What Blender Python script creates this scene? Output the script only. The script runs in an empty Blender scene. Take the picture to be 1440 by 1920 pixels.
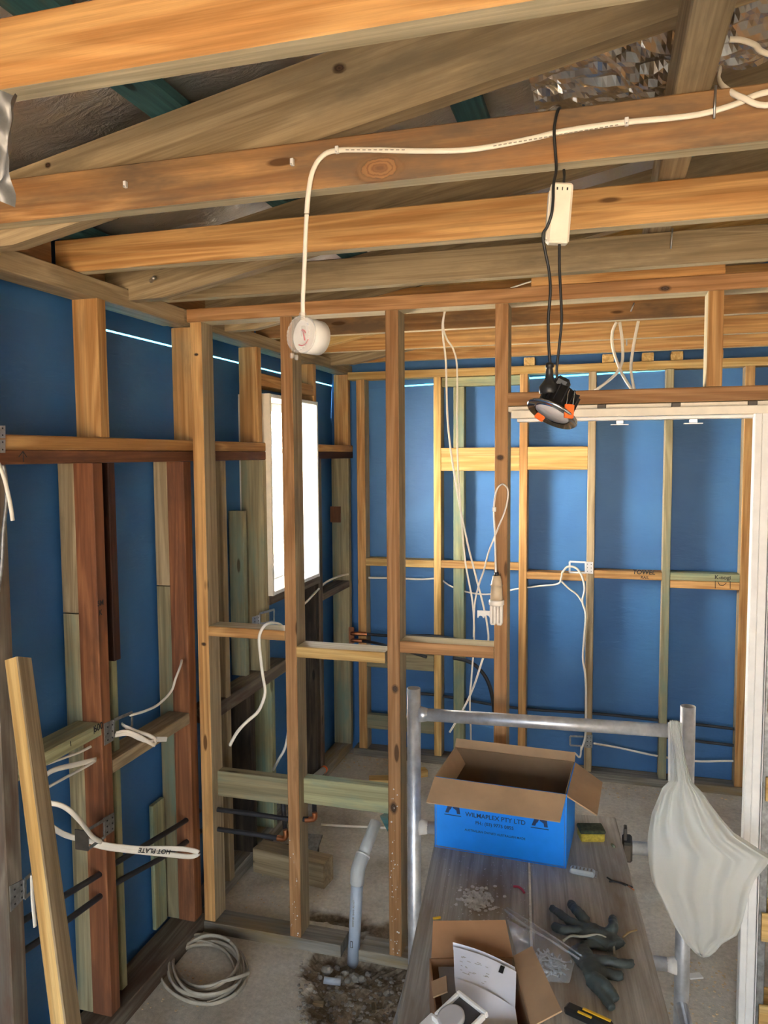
import bpy, bmesh, math, random
from math import radians, sin, cos, pi
from mathutils import Vector, Matrix, noise
random.seed(7)
scene = bpy.context.scene
C = scene.collection

# ------------------------------------------------------------------ camera
FPX = 1443.0                       # focal length for a 1440 x 1920 frame
YAW, PIT, ROL, EYE = radians(-16.08), radians(4.23), radians(-0.39), 1.845
fwd = Vector((sin(YAW)*cos(PIT), cos(YAW)*cos(PIT), -sin(PIT)))
rgt = Vector((cos(YAW), -sin(YAW), 0.0))
upv = rgt.cross(fwd)
r2 = rgt*cos(ROL) + upv*sin(ROL)
u2 = -rgt*sin(ROL) + upv*cos(ROL)
cam_d = bpy.data.cameras.new('camera')
cam_d.sensor_fit = 'VERTICAL'; cam_d.sensor_height = 24.0
cam_d.lens = FPX/1920.0*24.0
cam_d.clip_start = 0.02; cam_d.clip_end = 300
cam = bpy.data.objects.new('camera', cam_d); C.objects.link(cam)
cam.matrix_world = Matrix(((r2.x, u2.x, -fwd.x, 0), (r2.y, u2.y, -fwd.y, 0), (r2.z, u2.z, -fwd.z, EYE), (0, 0, 0, 1)))
scene.camera = cam

# ------------------------------------------------------------------ sky, sun, exposure
world = bpy.data.worlds.new('world'); scene.world = world; world.use_nodes = True
bg = world.node_tree.nodes['Background']
bg.inputs['Color'].default_value = (0.80, 0.90, 1.0, 1); bg.inputs['Strength'].default_value = 2.6
sun_d = bpy.data.lights.new('sun', 'SUN'); sun_d.energy = 88.0; sun_d.angle = radians(1.0); sun_d.color = (1.0, 0.93, 0.84)
sun = bpy.data.objects.new('sun', sun_d); C.objects.link(sun)
sun.rotation_euler = Vector((0.90, 0.04, 0.62)).to_track_quat('Z', 'Y').to_euler()   # high sun behind the open side
scene.view_settings.view_transform = 'Standard'; scene.view_settings.look = 'None'
scene.view_settings.gamma = 1.0; scene.view_settings.use_curve_mapping = False
scene.view_settings.exposure = 2.4

# ------------------------------------------------------------------ measured planes of the room (metres)
XL, XS = -1.49, -1.622         # left wall: room face of the studs, blue wrap behind
YP, YPB = 2.56, 2.65           # stud partition
YB, YS = 4.40, 4.493           # back wall: room face of the studs, blue wrap behind
ZC = 2.385                     # underside of the ceiling joists

def at(px, py, ax, val):
    """point of the room seen at a pixel of the photograph, on the plane ax = val"""
    d = (r2*((px-720)/FPX) - u2*((py-960)/FPX) + fwd)
    o = Vector((0, 0, EYE)); i = 'xyz'.index(ax)
    return o + d*((val-o[i])/d[i])

# ------------------------------------------------------------------ materials
def mat_new(name):
    m = bpy.data.materials.new(name); m.use_nodes = True
    nt = m.node_tree; b = nt.nodes['Principled BSDF']
    return m, nt, b
def L(nt, a, b): nt.links.new(a, b)
def ramp(nt, fac, stops):
    r = nt.nodes.new('ShaderNodeValToRGB'); e = r.color_ramp.elements
    while len(e) < len(stops): e.new(0.5)
    for k, (p, c) in enumerate(stops):
        e[k].position = p; e[k].color = (c[0], c[1], c[2], 1)
    L(nt, fac, r.inputs[0]); return r.outputs[0]
def noise_n(nt, vec, scale, detail=3, rough=.55, dist=0.0):
    n = nt.nodes.new('ShaderNodeTexNoise'); n.inputs['Scale'].default_value = scale
    n.inputs['Detail'].default_value = detail; n.inputs['Roughness'].default_value = rough
    n.inputs['Distortion'].default_value = dist
    if vec is not None: L(nt, vec, n.inputs['Vector'])
    return n.outputs['Fac']
def objvec(nt, scale=(1, 1, 1), rand=True):
    tc = nt.nodes.new('ShaderNodeTexCoord'); out = tc.outputs['Object']
    if rand:
        oi = nt.nodes.new('ShaderNodeObjectInfo'); mu = nt.nodes.new('ShaderNodeMath'); mu.operation = 'MULTIPLY'
        mu.inputs[1].default_value = 37.0; L(nt, oi.outputs['Random'], mu.inputs[0])
        ad = nt.nodes.new('ShaderNodeVectorMath'); ad.operation = 'ADD'; L(nt, out, ad.inputs[0]); L(nt, mu.outputs[0], ad.inputs[1])
        out = ad.outputs[0]
    mp = nt.nodes.new('ShaderNodeMapping'); mp.inputs['Scale'].default_value = scale; L(nt, out, mp.inputs['Vector'])
    return mp.outputs[0]
def mixc(nt, fac, a, b, mode='MIX'):
    m = nt.nodes.new('ShaderNodeMix'); m.data_type = 'RGBA'; m.blend_type = mode
    for s, v in ((m.inputs[0], fac), (m.inputs[6], a), (m.inputs[7], b)):
        if isinstance(v, (int, float)): s.default_value = v
        elif isinstance(v, tuple): s.default_value = (*v, 1)
        else: L(nt, v, s)
    return m.outputs[2]
def bump(nt, b, h, strength=.2, dist=.002):
    bp = nt.nodes.new('ShaderNodeBump'); bp.inputs['Strength'].default_value = strength; bp.inputs['Distance'].default_value = dist
    L(nt, h, bp.inputs['Height']); L(nt, bp.outputs[0], b.inputs['Normal'])

def wood(name, light, dark, stain=None, stain_amt=.35, knots=True, rough=.68, grain=.8):
    """timber, grain along local X; every piece gets its own offset"""
    m, nt, b = mat_new(name)
    v = objvec(nt, (1.1, 16, 16))
    big = noise_n(nt, v, .9, 2, .5, .9)
    mu = nt.nodes.new('ShaderNodeMath'); mu.operation = 'MULTIPLY'; mu.inputs[1].default_value = 26; L(nt, big, mu.inputs[0])
    sn = nt.nodes.new('ShaderNodeMath'); sn.operation = 'SINE'; L(nt, mu.outputs[0], sn.inputs[0])
    mr = nt.nodes.new('ShaderNodeMapRange'); mr.inputs[1].default_value = -1; mr.inputs[2].default_value = 1; L(nt, sn.outputs[0], mr.inputs[0])
    col = ramp(nt, mr.outputs[0], [(0.0, dark), (0.55, tuple(.5*(a+c) for a, c in zip(light, dark))), (1.0, light)])
    plain = tuple(.6*a+.4*c for a, c in zip(light, dark))
    col = mixc(nt, 1-grain, col, plain)
    fib = noise_n(nt, objvec(nt, (5, 210, 210)), 1.0, 4, .75)
    line = noise_n(nt, objvec(nt, (.8, 75, 75)), 1.0, 2, .5, .3)
    col = mixc(nt, .5, col, ramp(nt, line, [(.36, (.62, .58, .54)), (.52, (1.05, 1.05, 1.05))]), 'MULTIPLY')
    col = mixc(nt, .55, col, ramp(nt, fib, [(.3, (.55, .55, .55)), (.7, (1.12, 1.12, 1.12))]), 'MULTIPLY')
    if stain:
        st = noise_n(nt, objvec(nt, (1.6, 7, 7)), 1.3, 5, .65)
        mk = nt.nodes.new('ShaderNodeMapRange'); mk.inputs[1].default_value = .62-stain_amt*.35; mk.inputs[2].default_value = .78-stain_amt*.25; L(nt, st, mk.inputs[0])
        col = mixc(nt, mk.outputs[0], col, stain)
    if knots:
        vo = nt.nodes.new('ShaderNodeTexVoronoi'); vo.inputs['Scale'].default_value = 1.0
        L(nt, objvec(nt, (2.2, 8.5, 8.5)), vo.inputs['Vector'])
        kr = nt.nodes.new('ShaderNodeMapRange'); kr.inputs[1].default_value = .085; kr.inputs[2].default_value = .06; kr.clamp = True
        L(nt, vo.outputs['Distance'], kr.inputs[0])
        col = mixc(nt, kr.outputs[0], col, tuple(.32*c for c in dark))
    oi = nt.nodes.new('ShaderNodeObjectInfo')
    hs = nt.nodes.new('ShaderNodeHueSaturation'); L(nt, col, hs.inputs['Color'])
    vr = nt.nodes.new('ShaderNodeMapRange'); vr.inputs[3].default_value = .84; vr.inputs[4].default_value = 1.13; L(nt, oi.outputs['Random'], vr.inputs[0]); L(nt, vr.outputs[0], hs.inputs['Value'])
    L(nt, hs.outputs[0], b.inputs['Base Color']); b.inputs['Roughness'].default_value = rough
    b.inputs['Specular IOR Level'].default_value = .25
    bump(nt, b, fib, .25, .0015)
    return m
def plain(name, col, rough=.5, metal=0.0, var=.12, nscale=18, bumps=0.0, spec=.5, alpha=1.0, trans=0.0):
    m, nt, b = mat_new(name)
    n = noise_n(nt, objvec(nt), nscale, 4, .6)
    c = mixc(nt, 1.0, col, ramp(nt, n, [(.3, (1-var,)*3), (.7, (1+var,)*3)]), 'MULTIPLY')
    L(nt, c, b.inputs['Base Color']); b.inputs['Roughness'].default_value = rough; b.inputs['Metallic'].default_value = metal
    b.inputs['Specular IOR Level'].default_value = spec; b.inputs['Alpha'].default_value = alpha
    b.inputs['Transmission Weight'].default_value = trans
    if bumps: bump(nt, b, n, bumps, .003)
    return m

M = {}
M['pine'] = wood('pine', (.64, .37, .145), (.43, .205, .066), (.30, .18, .08), .10)
M['pine_red'] = wood('pine_red', (.50, .27, .12), (.34, .165, .064), (.22, .11, .045), .12)
M['pine_yellow'] = wood('pine_yellow', (.74, .50, .20), (.56, .32, .095), None)
M['pine_stained'] = wood('pine_stained', (.56, .31, .125), (.35, .165, .06), (.17, .11, .065), .65)
M['pine_grey'] = wood('pine_grey', (.47, .36, .215), (.31, .225, .125), (.22, .17, .105), .30)
M['pine_pale'] = wood('pine_pale', (.66, .56, .36), (.52, .43, .265), (.40, .34, .21), .25, knots=False)
M['treated'] = wood('treated', (.42, .35, .20), (.28, .235, .135), (.20, .25, .18), .40)
M['treated_green'] = wood('treated_green', (.47, .45, .25), (.34, .33, .18), (.19, .29, .22), .45)
M['teal'] = wood('teal', (.065, .185, .19), (.04, .125, .135), (.14, .12, .06), .25, rough=.6)
M['red'] = wood('red', (.29, .120, .052), (.165, .060, .027), (.10, .042, .024), .35, rough=.6)
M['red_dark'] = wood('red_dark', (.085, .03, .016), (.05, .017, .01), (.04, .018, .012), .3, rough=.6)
M['weathered'] = wood('weathered', (.24, .20, .15), (.12, .095, .07), (.10, .055, .035), .5)
M['dusty'] = wood('dusty', (.33, .30, .25), (.20, .18, .145), (.27, .19, .09), .35, knots=False)
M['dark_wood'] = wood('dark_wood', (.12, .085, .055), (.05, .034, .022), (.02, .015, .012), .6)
M['plank'] = wood('plank', (.56, .53, .47), (.41, .385, .34), (.30, .245, .185), .45, knots=False, rough=.8, grain=.5)

def wrap_mat():
    m, nt, b = mat_new('wall_wrap')
    big = noise_n(nt, objvec(nt, (1, 1, 1), False), 2.2, 4, .55, .4)
    col = ramp(nt, big, [(.3, (.036, .138, .345)), (.7, (.050, .183, .42))])
    L(nt, col, b.inputs['Base Color']); b.inputs['Roughness'].default_value = .5; b.inputs['Specular IOR Level'].default_value = .45
    fine = noise_n(nt, objvec(nt, (9, 9, 30), False), 1.0, 4, .6, .6)
    bump(nt, b, fine, .35, .006)
    return m
M['wrap'] = wrap_mat()
def lap_mat():
    m, nt, b = mat_new('wrap_lap'); nt.nodes.remove(b)
    t = nt.nodes.new('ShaderNodeBsdfTranslucent'); t.inputs[0].default_value = (.035, .26, .46, 1)
    L(nt, t.outputs[0], nt.nodes['Material Output'].inputs[0]); return m
M['lap'] = lap_mat()
def foil_mat():
    m, nt, b = mat_new('foil'); b.inputs['Metallic'].default_value = .85; b.inputs['Roughness'].default_value = .34
    b.inputs['Base Color'].default_value = (.74, .70, .65, 1)
    n = noise_n(nt, objvec(nt, (6, 14, 6), False), 1.6, 5, .65, 1.4)
    bump(nt, b, n, .6, .02); return m
M['foil'] = foil_mat()
M['foil_crinkle'] = plain('foil_crinkle', (.72, .69, .65), .2, 1.0, var=.05)
M['foil_dull'] = plain('foil_dull', (.24, .24, .24), .5, .6, var=.3, nscale=30)
def concrete_mat():
    m, nt, b = mat_new('concrete')
    geo = nt.nodes.new('ShaderNodeNewGeometry'); sep = nt.nodes.new('ShaderNodeSeparateXYZ'); L(nt, geo.outputs['Position'], sep.inputs[0])
    n1 = noise_n(nt, geo.outputs['Position'], 2.6, 6, .62, .3); n2 = noise_n(nt, geo.outputs['Position'], 55, 4, .7)
    col = ramp(nt, n1, [(.28, (.40, .345, .265)), (.5, (.64, .585, .49)), (.75, (.74, .70, .62))])
    col = mixc(nt, .6, col, ramp(nt, n2, [(.3, (.6, .6, .6)), (.72, (1.15, 1.15, 1.15))]), 'MULTIPLY')
    dirt = ramp(nt, n2, [(.3, (.13, .095, .06)), (.7, (.34, .275, .20))])
    mr = nt.nodes.new('ShaderNodeMapRange'); mr.inputs[1].default_value = -.004; mr.inputs[2].default_value = -.016; L(nt, sep.outputs[2], mr.inputs[0])
    col = mixc(nt, mr.outputs[0], col, dirt)
    L(nt, col, b.inputs['Base Color']); b.inputs['Roughness'].default_value = .9; b.inputs['Specular IOR Level'].default_value = .2
    bump(nt, b, n2, .5, .004); return m
M['concrete'] = concrete_mat()
M['ground'] = plain('ground', (.14, .103, .062), .9, var=.25, nscale=.6)
M['board'] = plain('lining_board', (.50, .46, .40), .8)
M['white_paint'] = plain('white_paint', (.80, .78, .74), .45, var=.06)
M['cream'] = plain('cream_primer', (.80, .72, .58), .5, var=.08)
M['cable'] = plain('white_cable', (.80, .74, .63), .4, var=.05)
M['cable_old'] = plain('grey_cable', (.40, .35, .27), .6, var=.2)
M['black'] = plain('black_plastic', (.014, .014, .014), .42, var=.2)
M['black_pipe'] = plain('black_pipe', (.022, .022, .026), .5, var=.3)
M['ink'] = plain('marker_ink', (.012, .012, .014), .7)
M['grey_ink'] = plain('grey_print', (.30, .27, .22), .7)
M['navy_ink'] = plain('navy_print', (.010, .030, .10), .6)
M['galv'] = plain('galvanised', (.50, .50, .50), .42, 1.0, var=.25, nscale=40, bumps=.1)
M['galv_dull'] = plain('galvanised_dull', (.30, .30, .29), .5, .8, var=.3, nscale=60)
M['alu'] = plain('scaffold_tube', (.60, .61, .63), .38, .7, var=.22, nscale=22, bumps=.25)
M['steel_dark'] = plain('dark_steel', (.10, .085, .07), .6, .6, var=.3)
M['chrome'] = plain('chrome', (.62, .62, .62), .12, 1.0, var=.03)
M['orange'] = plain('orange_plastic', (.85, .14, .02), .4, var=.05)
M['lens'] = plain('diffuser', (.52, .50, .50), .5, var=.03)
M['clear'] = plain('clear_plastic', (.88, .84, .78), .15, var=.03, alpha=.20)
M['film'] = plain('clear_film', (.75, .80, .88), .18, var=.03, alpha=.22)
M['pvc'] = plain('pvc_pipe', (.44, .50, .58), .4, var=.07)
M['pvc_joint'] = plain('pvc_fitting', (.50, .51, .50), .4, var=.08)
M['copper'] = plain('copper', (.62, .24, .11), .35, 1.0, var=.2)
M['copper_paint'] = plain('copper_saddle', (.36, .13, .05), .55, .3, var=.25)
M['cfl'] = plain('lamp_tube', (.82, .74, .64), .35, var=.04)
M['bakelite'] = plain('cream_plastic', (.66, .50, .32), .45, var=.1)
M['card'] = plain('cardboard', (.45, .285, .155), .85, var=.12, nscale=9)
M['card_dark'] = plain('cardboard_brown', (.33, .17, .08), .85, var=.15, nscale=9)
M['blue'] = plain('blue_print', (.0, .26, .92), .5, var=.05)
M['paper'] = plain('paper', (.74, .76, .84), .7, var=.04)
M['grey_tray'] = plain('grey_plastic', (.34, .34, .35), .5)
M['dark_glass'] = plain('dark_plate', (.06, .06, .065), .3)
M['mortar'] = plain('mortar', (.58, .57, .55), .95, var=.3, nscale=60)
M['stone'] = plain('stone', (.26, .235, .20), .9, var=.35, nscale=30, bumps=.4)
M['glove'] = plain('rubber_glove', (.055, .070, .066), .5, var=.25, nscale=25, bumps=.25)
M['glove_lining'] = plain('glove_lining', (.40, .38, .30), .8)
M['zinc'] = plain('zinc_screw', (.62, .66, .70), .28, 1.0, var=.15)
M['yellow'] = plain('yellow_plastic', (.75, .46, .02), .5)
M['sponge'] = plain('sponge_yellow', (.50, .37, .05), .95, var=.3, nscale=120, bumps=.6)
M['scourer'] = plain('scourer_green', (.05, .06, .03), .95, var=.5, nscale=90, bumps=.8)
M['red_plastic'] = plain('red_plastic', (.55, .06, .09), .5)
M['tube_label'] = plain('foil_tube', (.60, .66, .68), .35, .2)
M['chips'] = plain('wood_chips', (.62, .47, .28), .9, var=.25)
M['straw'] = plain('straw', (.42, .30, .14), .8)
M['dust_white'] = plain('plaster_splash', (.62, .60, .56), .9)
def bag_mat():
    m, nt, b = mat_new('white_film'); out = nt.nodes['Material Output']
    b.inputs['Base Color'].default_value = (.84, .84, .80, 1); b.inputs['Roughness'].default_value = .35
    n = noise_n(nt, objvec(nt, (1, 1, .35), False), 26, 4, .6, .8); bump(nt, b, n, .35, .006)
    t = nt.nodes.new('ShaderNodeBsdfTranslucent'); t.inputs[0].default_value = (.86, .86, .80, 1)
    tr = nt.nodes.new('ShaderNodeBsdfTransparent')
    m1 = nt.nodes.new('ShaderNodeMixShader'); m1.inputs[0].default_value = .45; L(nt, b.outputs[0], m1.inputs[1]); L(nt, t.outputs[0], m1.inputs[2])
    m2 = nt.nodes.new('ShaderNodeMixShader'); m2.inputs[0].default_value = .27; L(nt, m1.outputs[0], m2.inputs[1]); L(nt, tr.outputs[0], m2.inputs[2])
    L(nt, m2.outputs[0], out.inputs[0]); return m
M['bag'] = bag_mat()
def glass_mat():
    m, nt, b = mat_new('window_glass'); nt.nodes.remove(b)
    g = nt.nodes.new('ShaderNodeBsdfGlossy'); g.inputs['Roughness'].default_value = .02; t = nt.nodes.new('ShaderNodeBsdfTransparent')
    t.inputs[0].default_value = (.95, .97, .98, 1)
    mx = nt.nodes.new('ShaderNodeMixShader'); mx.inputs[0].default_value = .07; L(nt, t.outputs[0], mx.inputs[1]); L(nt, g.outputs[0], mx.inputs[2])
    L(nt, mx.outputs[0], nt.nodes['Material Output'].inputs[0]); return m
M['glass'] = glass_mat()

# ------------------------------------------------------------------ builders
WM = {}                                             # world matrix of every object made here
def link(o, world_m, parent=None):
    C.objects.link(o); WM[o.name] = world_m
    if parent is not None:
        o.parent = parent; o.matrix_basis = WM[parent.name].inverted() @ world_m
    else:
        o.matrix_basis = world_m
    return o
def tag(o, label, cat, group=None, kind=None):
    o['label'] = label; o['category'] = cat
    if group: o['group'] = group
    if kind: o['kind'] = kind
    return o
def empty(name, loc, label=None, cat=None, group=None, kind=None, rz=0):
    o = bpy.data.objects.new(name, None); o.empty_display_size = .05
    link(o, Matrix.Translation(Vector(loc)) @ Matrix.Rotation(rz, 4, 'Z'))
    if label: tag(o, label, cat, group, kind)
    return o
def mesh(name, verts, faces, mat, parent=None, mw=None, smooth=False):
    """verts in world space unless mw (local->world) is given"""
    if mw is None:
        vs = [Vector(v) for v in verts]
        c = sum(vs, Vector())/len(vs); c.z = min(v.z for v in vs)
        verts = [v-c for v in vs]; mw = Matrix.Translation(c)
    me = bpy.data.meshes.new(name); me.from_pydata([tuple(v) for v in verts], [], faces)
    bm = bmesh.new(); bm.from_mesh(me); bmesh.ops.recalc_face_normals(bm, faces=bm.faces); bm.to_mesh(me); bm.free()
    if smooth:
        for p in me.polygons: p.use_smooth = True
    me.materials.append(M[mat] if isinstance(mat, str) else mat)
    return link(bpy.data.objects.new(name, me), mw, parent)
def prism_x(l, w, h, ch):
    """local board: length l along X, section w (Y) x h (Z), long edges chamfered"""
    a, b = w/2, h/2
    sec = [(-a+ch, -b), (a-ch, -b), (a, -b+ch), (a, b-ch), (a-ch, b), (-a+ch, b), (-a, b-ch), (-a, -b+ch)]
    vs = [(-l/2, y, z) for y, z in sec] + [(l/2, y, z) for y, z in sec]
    fs = [[i, (i+1) % 8, 8+(i+1) % 8, 8+i] for i in range(8)] + [list(range(8)), list(range(8, 16))]
    return vs, fs
def frame_m(c, ex, ey, ez):
    return Matrix(((ex.x, ey.x, ez.x, c.x), (ex.y, ey.y, ez.y, c.y), (ex.z, ey.z, ez.z, c.z), (0, 0, 0, 1)))
def timber(name, x, y, z, mat, parent=None, ch=.003, other=None):
    """axis aligned board from ranges; grain runs along its longest side"""
    r = [x, y, z]; d = [abs(b-a) for a, b in r]; c = Vector([(a+b)/2 for a, b in r])
    i = d.index(max(d)); E = [Vector((1, 0, 0)), Vector((0, 1, 0)), Vector((0, 0, 1))]
    j, k = (i+1) % 3, (i+2) % 3
    vs, fs = prism_x(d[i], d[j], d[k], min(ch, d[j]*.3, d[k]*.3))
    mw = frame_m(c, E[i], E[j], E[k]); o = mesh(name, vs, fs, mat, parent, mw)
    if other:                                       # planed face tanned by daylight, sawn faces still pale
        o.data.materials.append(M[other])
        for p in o.data.polygons: p.material_index = 0 if (mw.to_3x3() @ p.normal).y < -.6 else 1
    return o
def beam(name, P, Q, w, h, mat, parent=None, side=(0, 1, 0), ch=.003):
    """board from P to Q (centre line); w along the 'side' direction, h across"""
    P, Q = Vector(P), Vector(Q); ex = (Q-P).normalized(); s = Vector(side)
    ey = (s - ex*s.dot(ex)).normalized(); ez = ex.cross(ey)
    vs, fs = prism_x((Q-P).length, w, h, min(ch, w*.3, h*.3))
    return mesh(name, vs, fs, mat, parent, frame_m((P+Q)/2, ex, ey, ez))
def smooth_path(pts, n=6):
    pts = [Vector(p) for p in pts]
    if len(pts) < 3: return pts
    out = []
    for i in range(len(pts)-1):
        p0, p1, p2, p3 = pts[max(i-1, 0)], pts[i], pts[i+1], pts[min(i+2, len(pts)-1)]
        for k in range(n):
            t = k/n
            out.append(.5*((2*p1)+(p2-p0)*t+(2*p0-5*p1+4*p2-p3)*t*t+(3*p1-p0-3*p2+p3)*t**3))
    return out+[pts[-1]]
def tube_data(pts, r, res=8, flat=None, wide=None, n=6, radii=None):
    """swept tube; flat=(half width, half thickness) with the width along the direction wide"""
    P = smooth_path(pts, n); vs, fs = [], []
    N = len(P); prev = None
    for i, p in enumerate(P):
        t = (P[min(i+1, N-1)]-P[max(i-1, 0)]).normalized()
        ref = Vector(wide) if wide is not None else (prev if prev is not None else (Vector((0, 0, 1)) if abs(t.z) < .9 else Vector((1, 0, 0))))
        u = ref-t*ref.dot(t)
        if u.length < 1e-4: u = t.orthogonal()
        u.normalize(); v = t.cross(u); prev = u
        ru, rv = flat if flat else (r, r)
        if radii: k = radii[0]+(radii[1]-radii[0])*i/(N-1) if len(radii) == 2 else radii[min(int(i/(N-1)*(len(radii)-1)+.5), len(radii)-1)]; ru, rv = ru*k, rv*k
        for a in range(res):
            an = 2*pi*a/res; vs.append(p+u*(cos(an)*ru)+v*(sin(an)*rv))
    for i in range(N-1):
        for a in range(res):
            b = (a+1) % res; fs.append([i*res+a, i*res+b, (i+1)*res+b, (i+1)*res+a])
    fs += [list(range(res)), list(range((N-1)*res, N*res))]
    return vs, fs
def tube(name, pts, r, mat, parent=None, **k):
    vs, fs = tube_data(pts, r, **k); return mesh(name, vs, fs, mat, parent, smooth=True)
def lathe(name, prof, mat, parent, mw, seg=28, smooth=True, cap=True):
    """profile [(radius, z)] turned round local Z"""
    vs, fs = [], []
    for r, z in prof:
        for a in range(seg): vs.append((r*cos(2*pi*a/seg), r*sin(2*pi*a/seg), z))
    for i in range(len(prof)-1):
        for a in range(seg):
            b = (a+1) % seg; fs.append([i*seg+a, i*seg+b, (i+1)*seg+b, (i+1)*seg+a])
    if cap: fs += [list(range(seg)), list(range((len(prof)-1)*seg, len(prof)*seg))]
    o = mesh(name, vs, fs, mat, parent, mw)
    if smooth:
        for p in o.data.polygons: p.use_smooth = len(p.vertices) == 4
    return o
def sheet(name, quad, mat, parent=None, thick=.003):
    """thin board from corner points (3 or more, in order), thickened along its normal"""
    q = [Vector(p) for p in quad]; n = (q[1]-q[0]).cross(q[2]-q[0]).normalized()*thick
    vs = q+[p+n for p in q]; k = len(q)
    fs = [list(range(k)), list(range(k, 2*k))]+[[i, (i+1) % k, k+(i+1) % k, k+i] for i in range(k)]
    return mesh(name, vs, fs, mat, parent)
def slab(name, c, size, mat, parent=None, rz=0, ch=.002, R=None):
    """small rounded box centred on c"""
    sx, sy, sz = [s/2 for s in size]; bm = bmesh.new(); bmesh.ops.create_cube(bm, size=2)
    for v in bm.verts: v.co = Vector((v.co.x*sx, v.co.y*sy, v.co.z*sz))
    if ch: bmesh.ops.bevel(bm, geom=bm.edges[:], offset=min(ch, sx*.6, sy*.6, sz*.6), segments=1, affect='EDGES')
    bm.verts.index_update(); vs = [v.co.copy() for v in bm.verts]; fs = [[v.index for v in f.verts] for f in bm.faces]; bm.free()
    mw = Matrix.Translation(Vector(c)) @ (R if R is not None else Matrix.Rotation(rz, 4, 'Z'))
    return mesh(name, vs, fs, mat, parent, mw)
def rock_data(c, r, sq=.75, sub=1):
    bm = bmesh.new(); bmesh.ops.create_icosphere(bm, subdivisions=sub, radius=1); o = Vector((random.random()*50,)*3)
    vs = []
    for v in bm.verts:
        k = r*(1+.35*noise.noise(v.co*1.3+o)); vs.append(Vector(c)+Vector((v.co.x*k, v.co.y*k*.85, v.co.z*k*sq)))
    bm.verts.index_update(); fs = [[v.index for v in f.verts] for f in bm.faces]; bm.free(); return vs, fs
def join(parts):
    V, F = [], []
    for vs, fs in parts:
        k = len(V); V += list(vs); F += [[i+k for i in f] for f in fs]
    return V, F
def text(name, s, size, mw, mat, parent, depth=.0004, align='CENTER', shear=0.0):
    cu = bpy.data.curves.new(name, 'FONT'); cu.body = s; cu.size = size; cu.align_x = align; cu.align_y = 'CENTER'; cu.extrude = depth; cu.shear = shear; cu.offset = .012*size
    tmp = bpy.data.objects.new('tmp_text', cu); C.objects.link(tmp)
    bpy.context.view_layer.update()
    me = bpy.data.meshes.new_from_object(tmp.evaluated_get(bpy.context.evaluated_depsgraph_get()))
    bpy.data.objects.remove(tmp); me.name = name; me.materials.clear(); me.materials.append(M[mat])
    return link(bpy.data.objects.new(name, me), mw, parent)
def grid(name, fn, nu, nv, mat, parent=None, smooth=True):
    vs = [fn(i/nu, j/nv) for j in range(nv+1) for i in range(nu+1)]
    fs = [[j*(nu+1)+i, j*(nu+1)+i+1, (j+1)*(nu+1)+i+1, (j+1)*(nu+1)+i] for j in range(nv) for i in range(nu)]
    return mesh(name, vs, fs, mat, parent, smooth=smooth)
XP, YPX, ZP = Vector((1, 0, 0)), Vector((0, 1, 0)), Vector((0, 0, 1))
FRONT = lambda c: frame_m(Vector(c), XP, ZP, -YPX)          # text facing the camera side (-Y)
EAST = lambda c: frame_m(Vector(c), YPX, ZP, XP)            # text facing +X on the left wall

# ================================================================== THE SETTING
# ---------- floor: slab with the dug-out strip at the foot of the partition
def pit_depth(x, y):
    n = .10*noise.noise(Vector((x*5, y*5, 0)))+.04*noise.noise(Vector((x*17, y*17, 3)))
    a = min(x+1.0+.55*max(0, 2.35-y)-n, -.15-x+n*.5, y-2.10-.9*max(0, -.75-x)-n, 2.70-y+n*.4)
    d = -.055*max(0, min(1, a/.10))
    a2 = min(x+1.15+n, -.62-x, y-2.68-n, 2.83-y+n)         # soil behind the plate
    d2 = -.03*max(0, min(1, a2/.06))
    d = min(d, d2)
    return d*(1+.45*noise.noise(Vector((x*22, y*22, 9)))) + (d < -.002)*.010*noise.noise(Vector((x*60, y*60, 1)))
def build_floor():
    xs = [-1.66, -1.45, -1.3]+[-1.2+.016*i for i in range(75)]+[.2, .8, 1.6, 2.9]
    ys = [-2.7, -1, .5, 1.4, 1.8]+[1.95+.016*i for i in range(60)]+[3.2, 3.8, 4.58]
    vs = [(x, y, pit_depth(x, y)) for y in ys for x in xs]; n = len(xs)
    fs = [[j*n+i, j*n+i+1, (j+1)*n+i+1, (j+1)*n+i] for j in range(len(ys)-1) for i in range(n-1)]
    o = mesh('floor', vs, fs, 'concrete'); return tag(o, 'dusty grey concrete slab floor with a patch dug out by the pipe', 'floor', kind='structure')
floor = build_floor()
tag(mesh('ground_outside', [(-40, -40, -.16), (40, -40, -.16), (40, 40, -.16), (-40, 40, -.16)], [[0, 1, 2, 3]], 'ground'), 'sandy ground around the building', 'ground', kind='structure')

reflector = timber('bounce_wall', (-5.45, -5.2), (-6, 12), (-.16, 3.2), 'white_paint'); tag(reflector, 'added white wall out of view, bouncing sunlight into the window', 'wall', kind='structure')  # unseen wall added as a reflector to strengthen the window light
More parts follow.
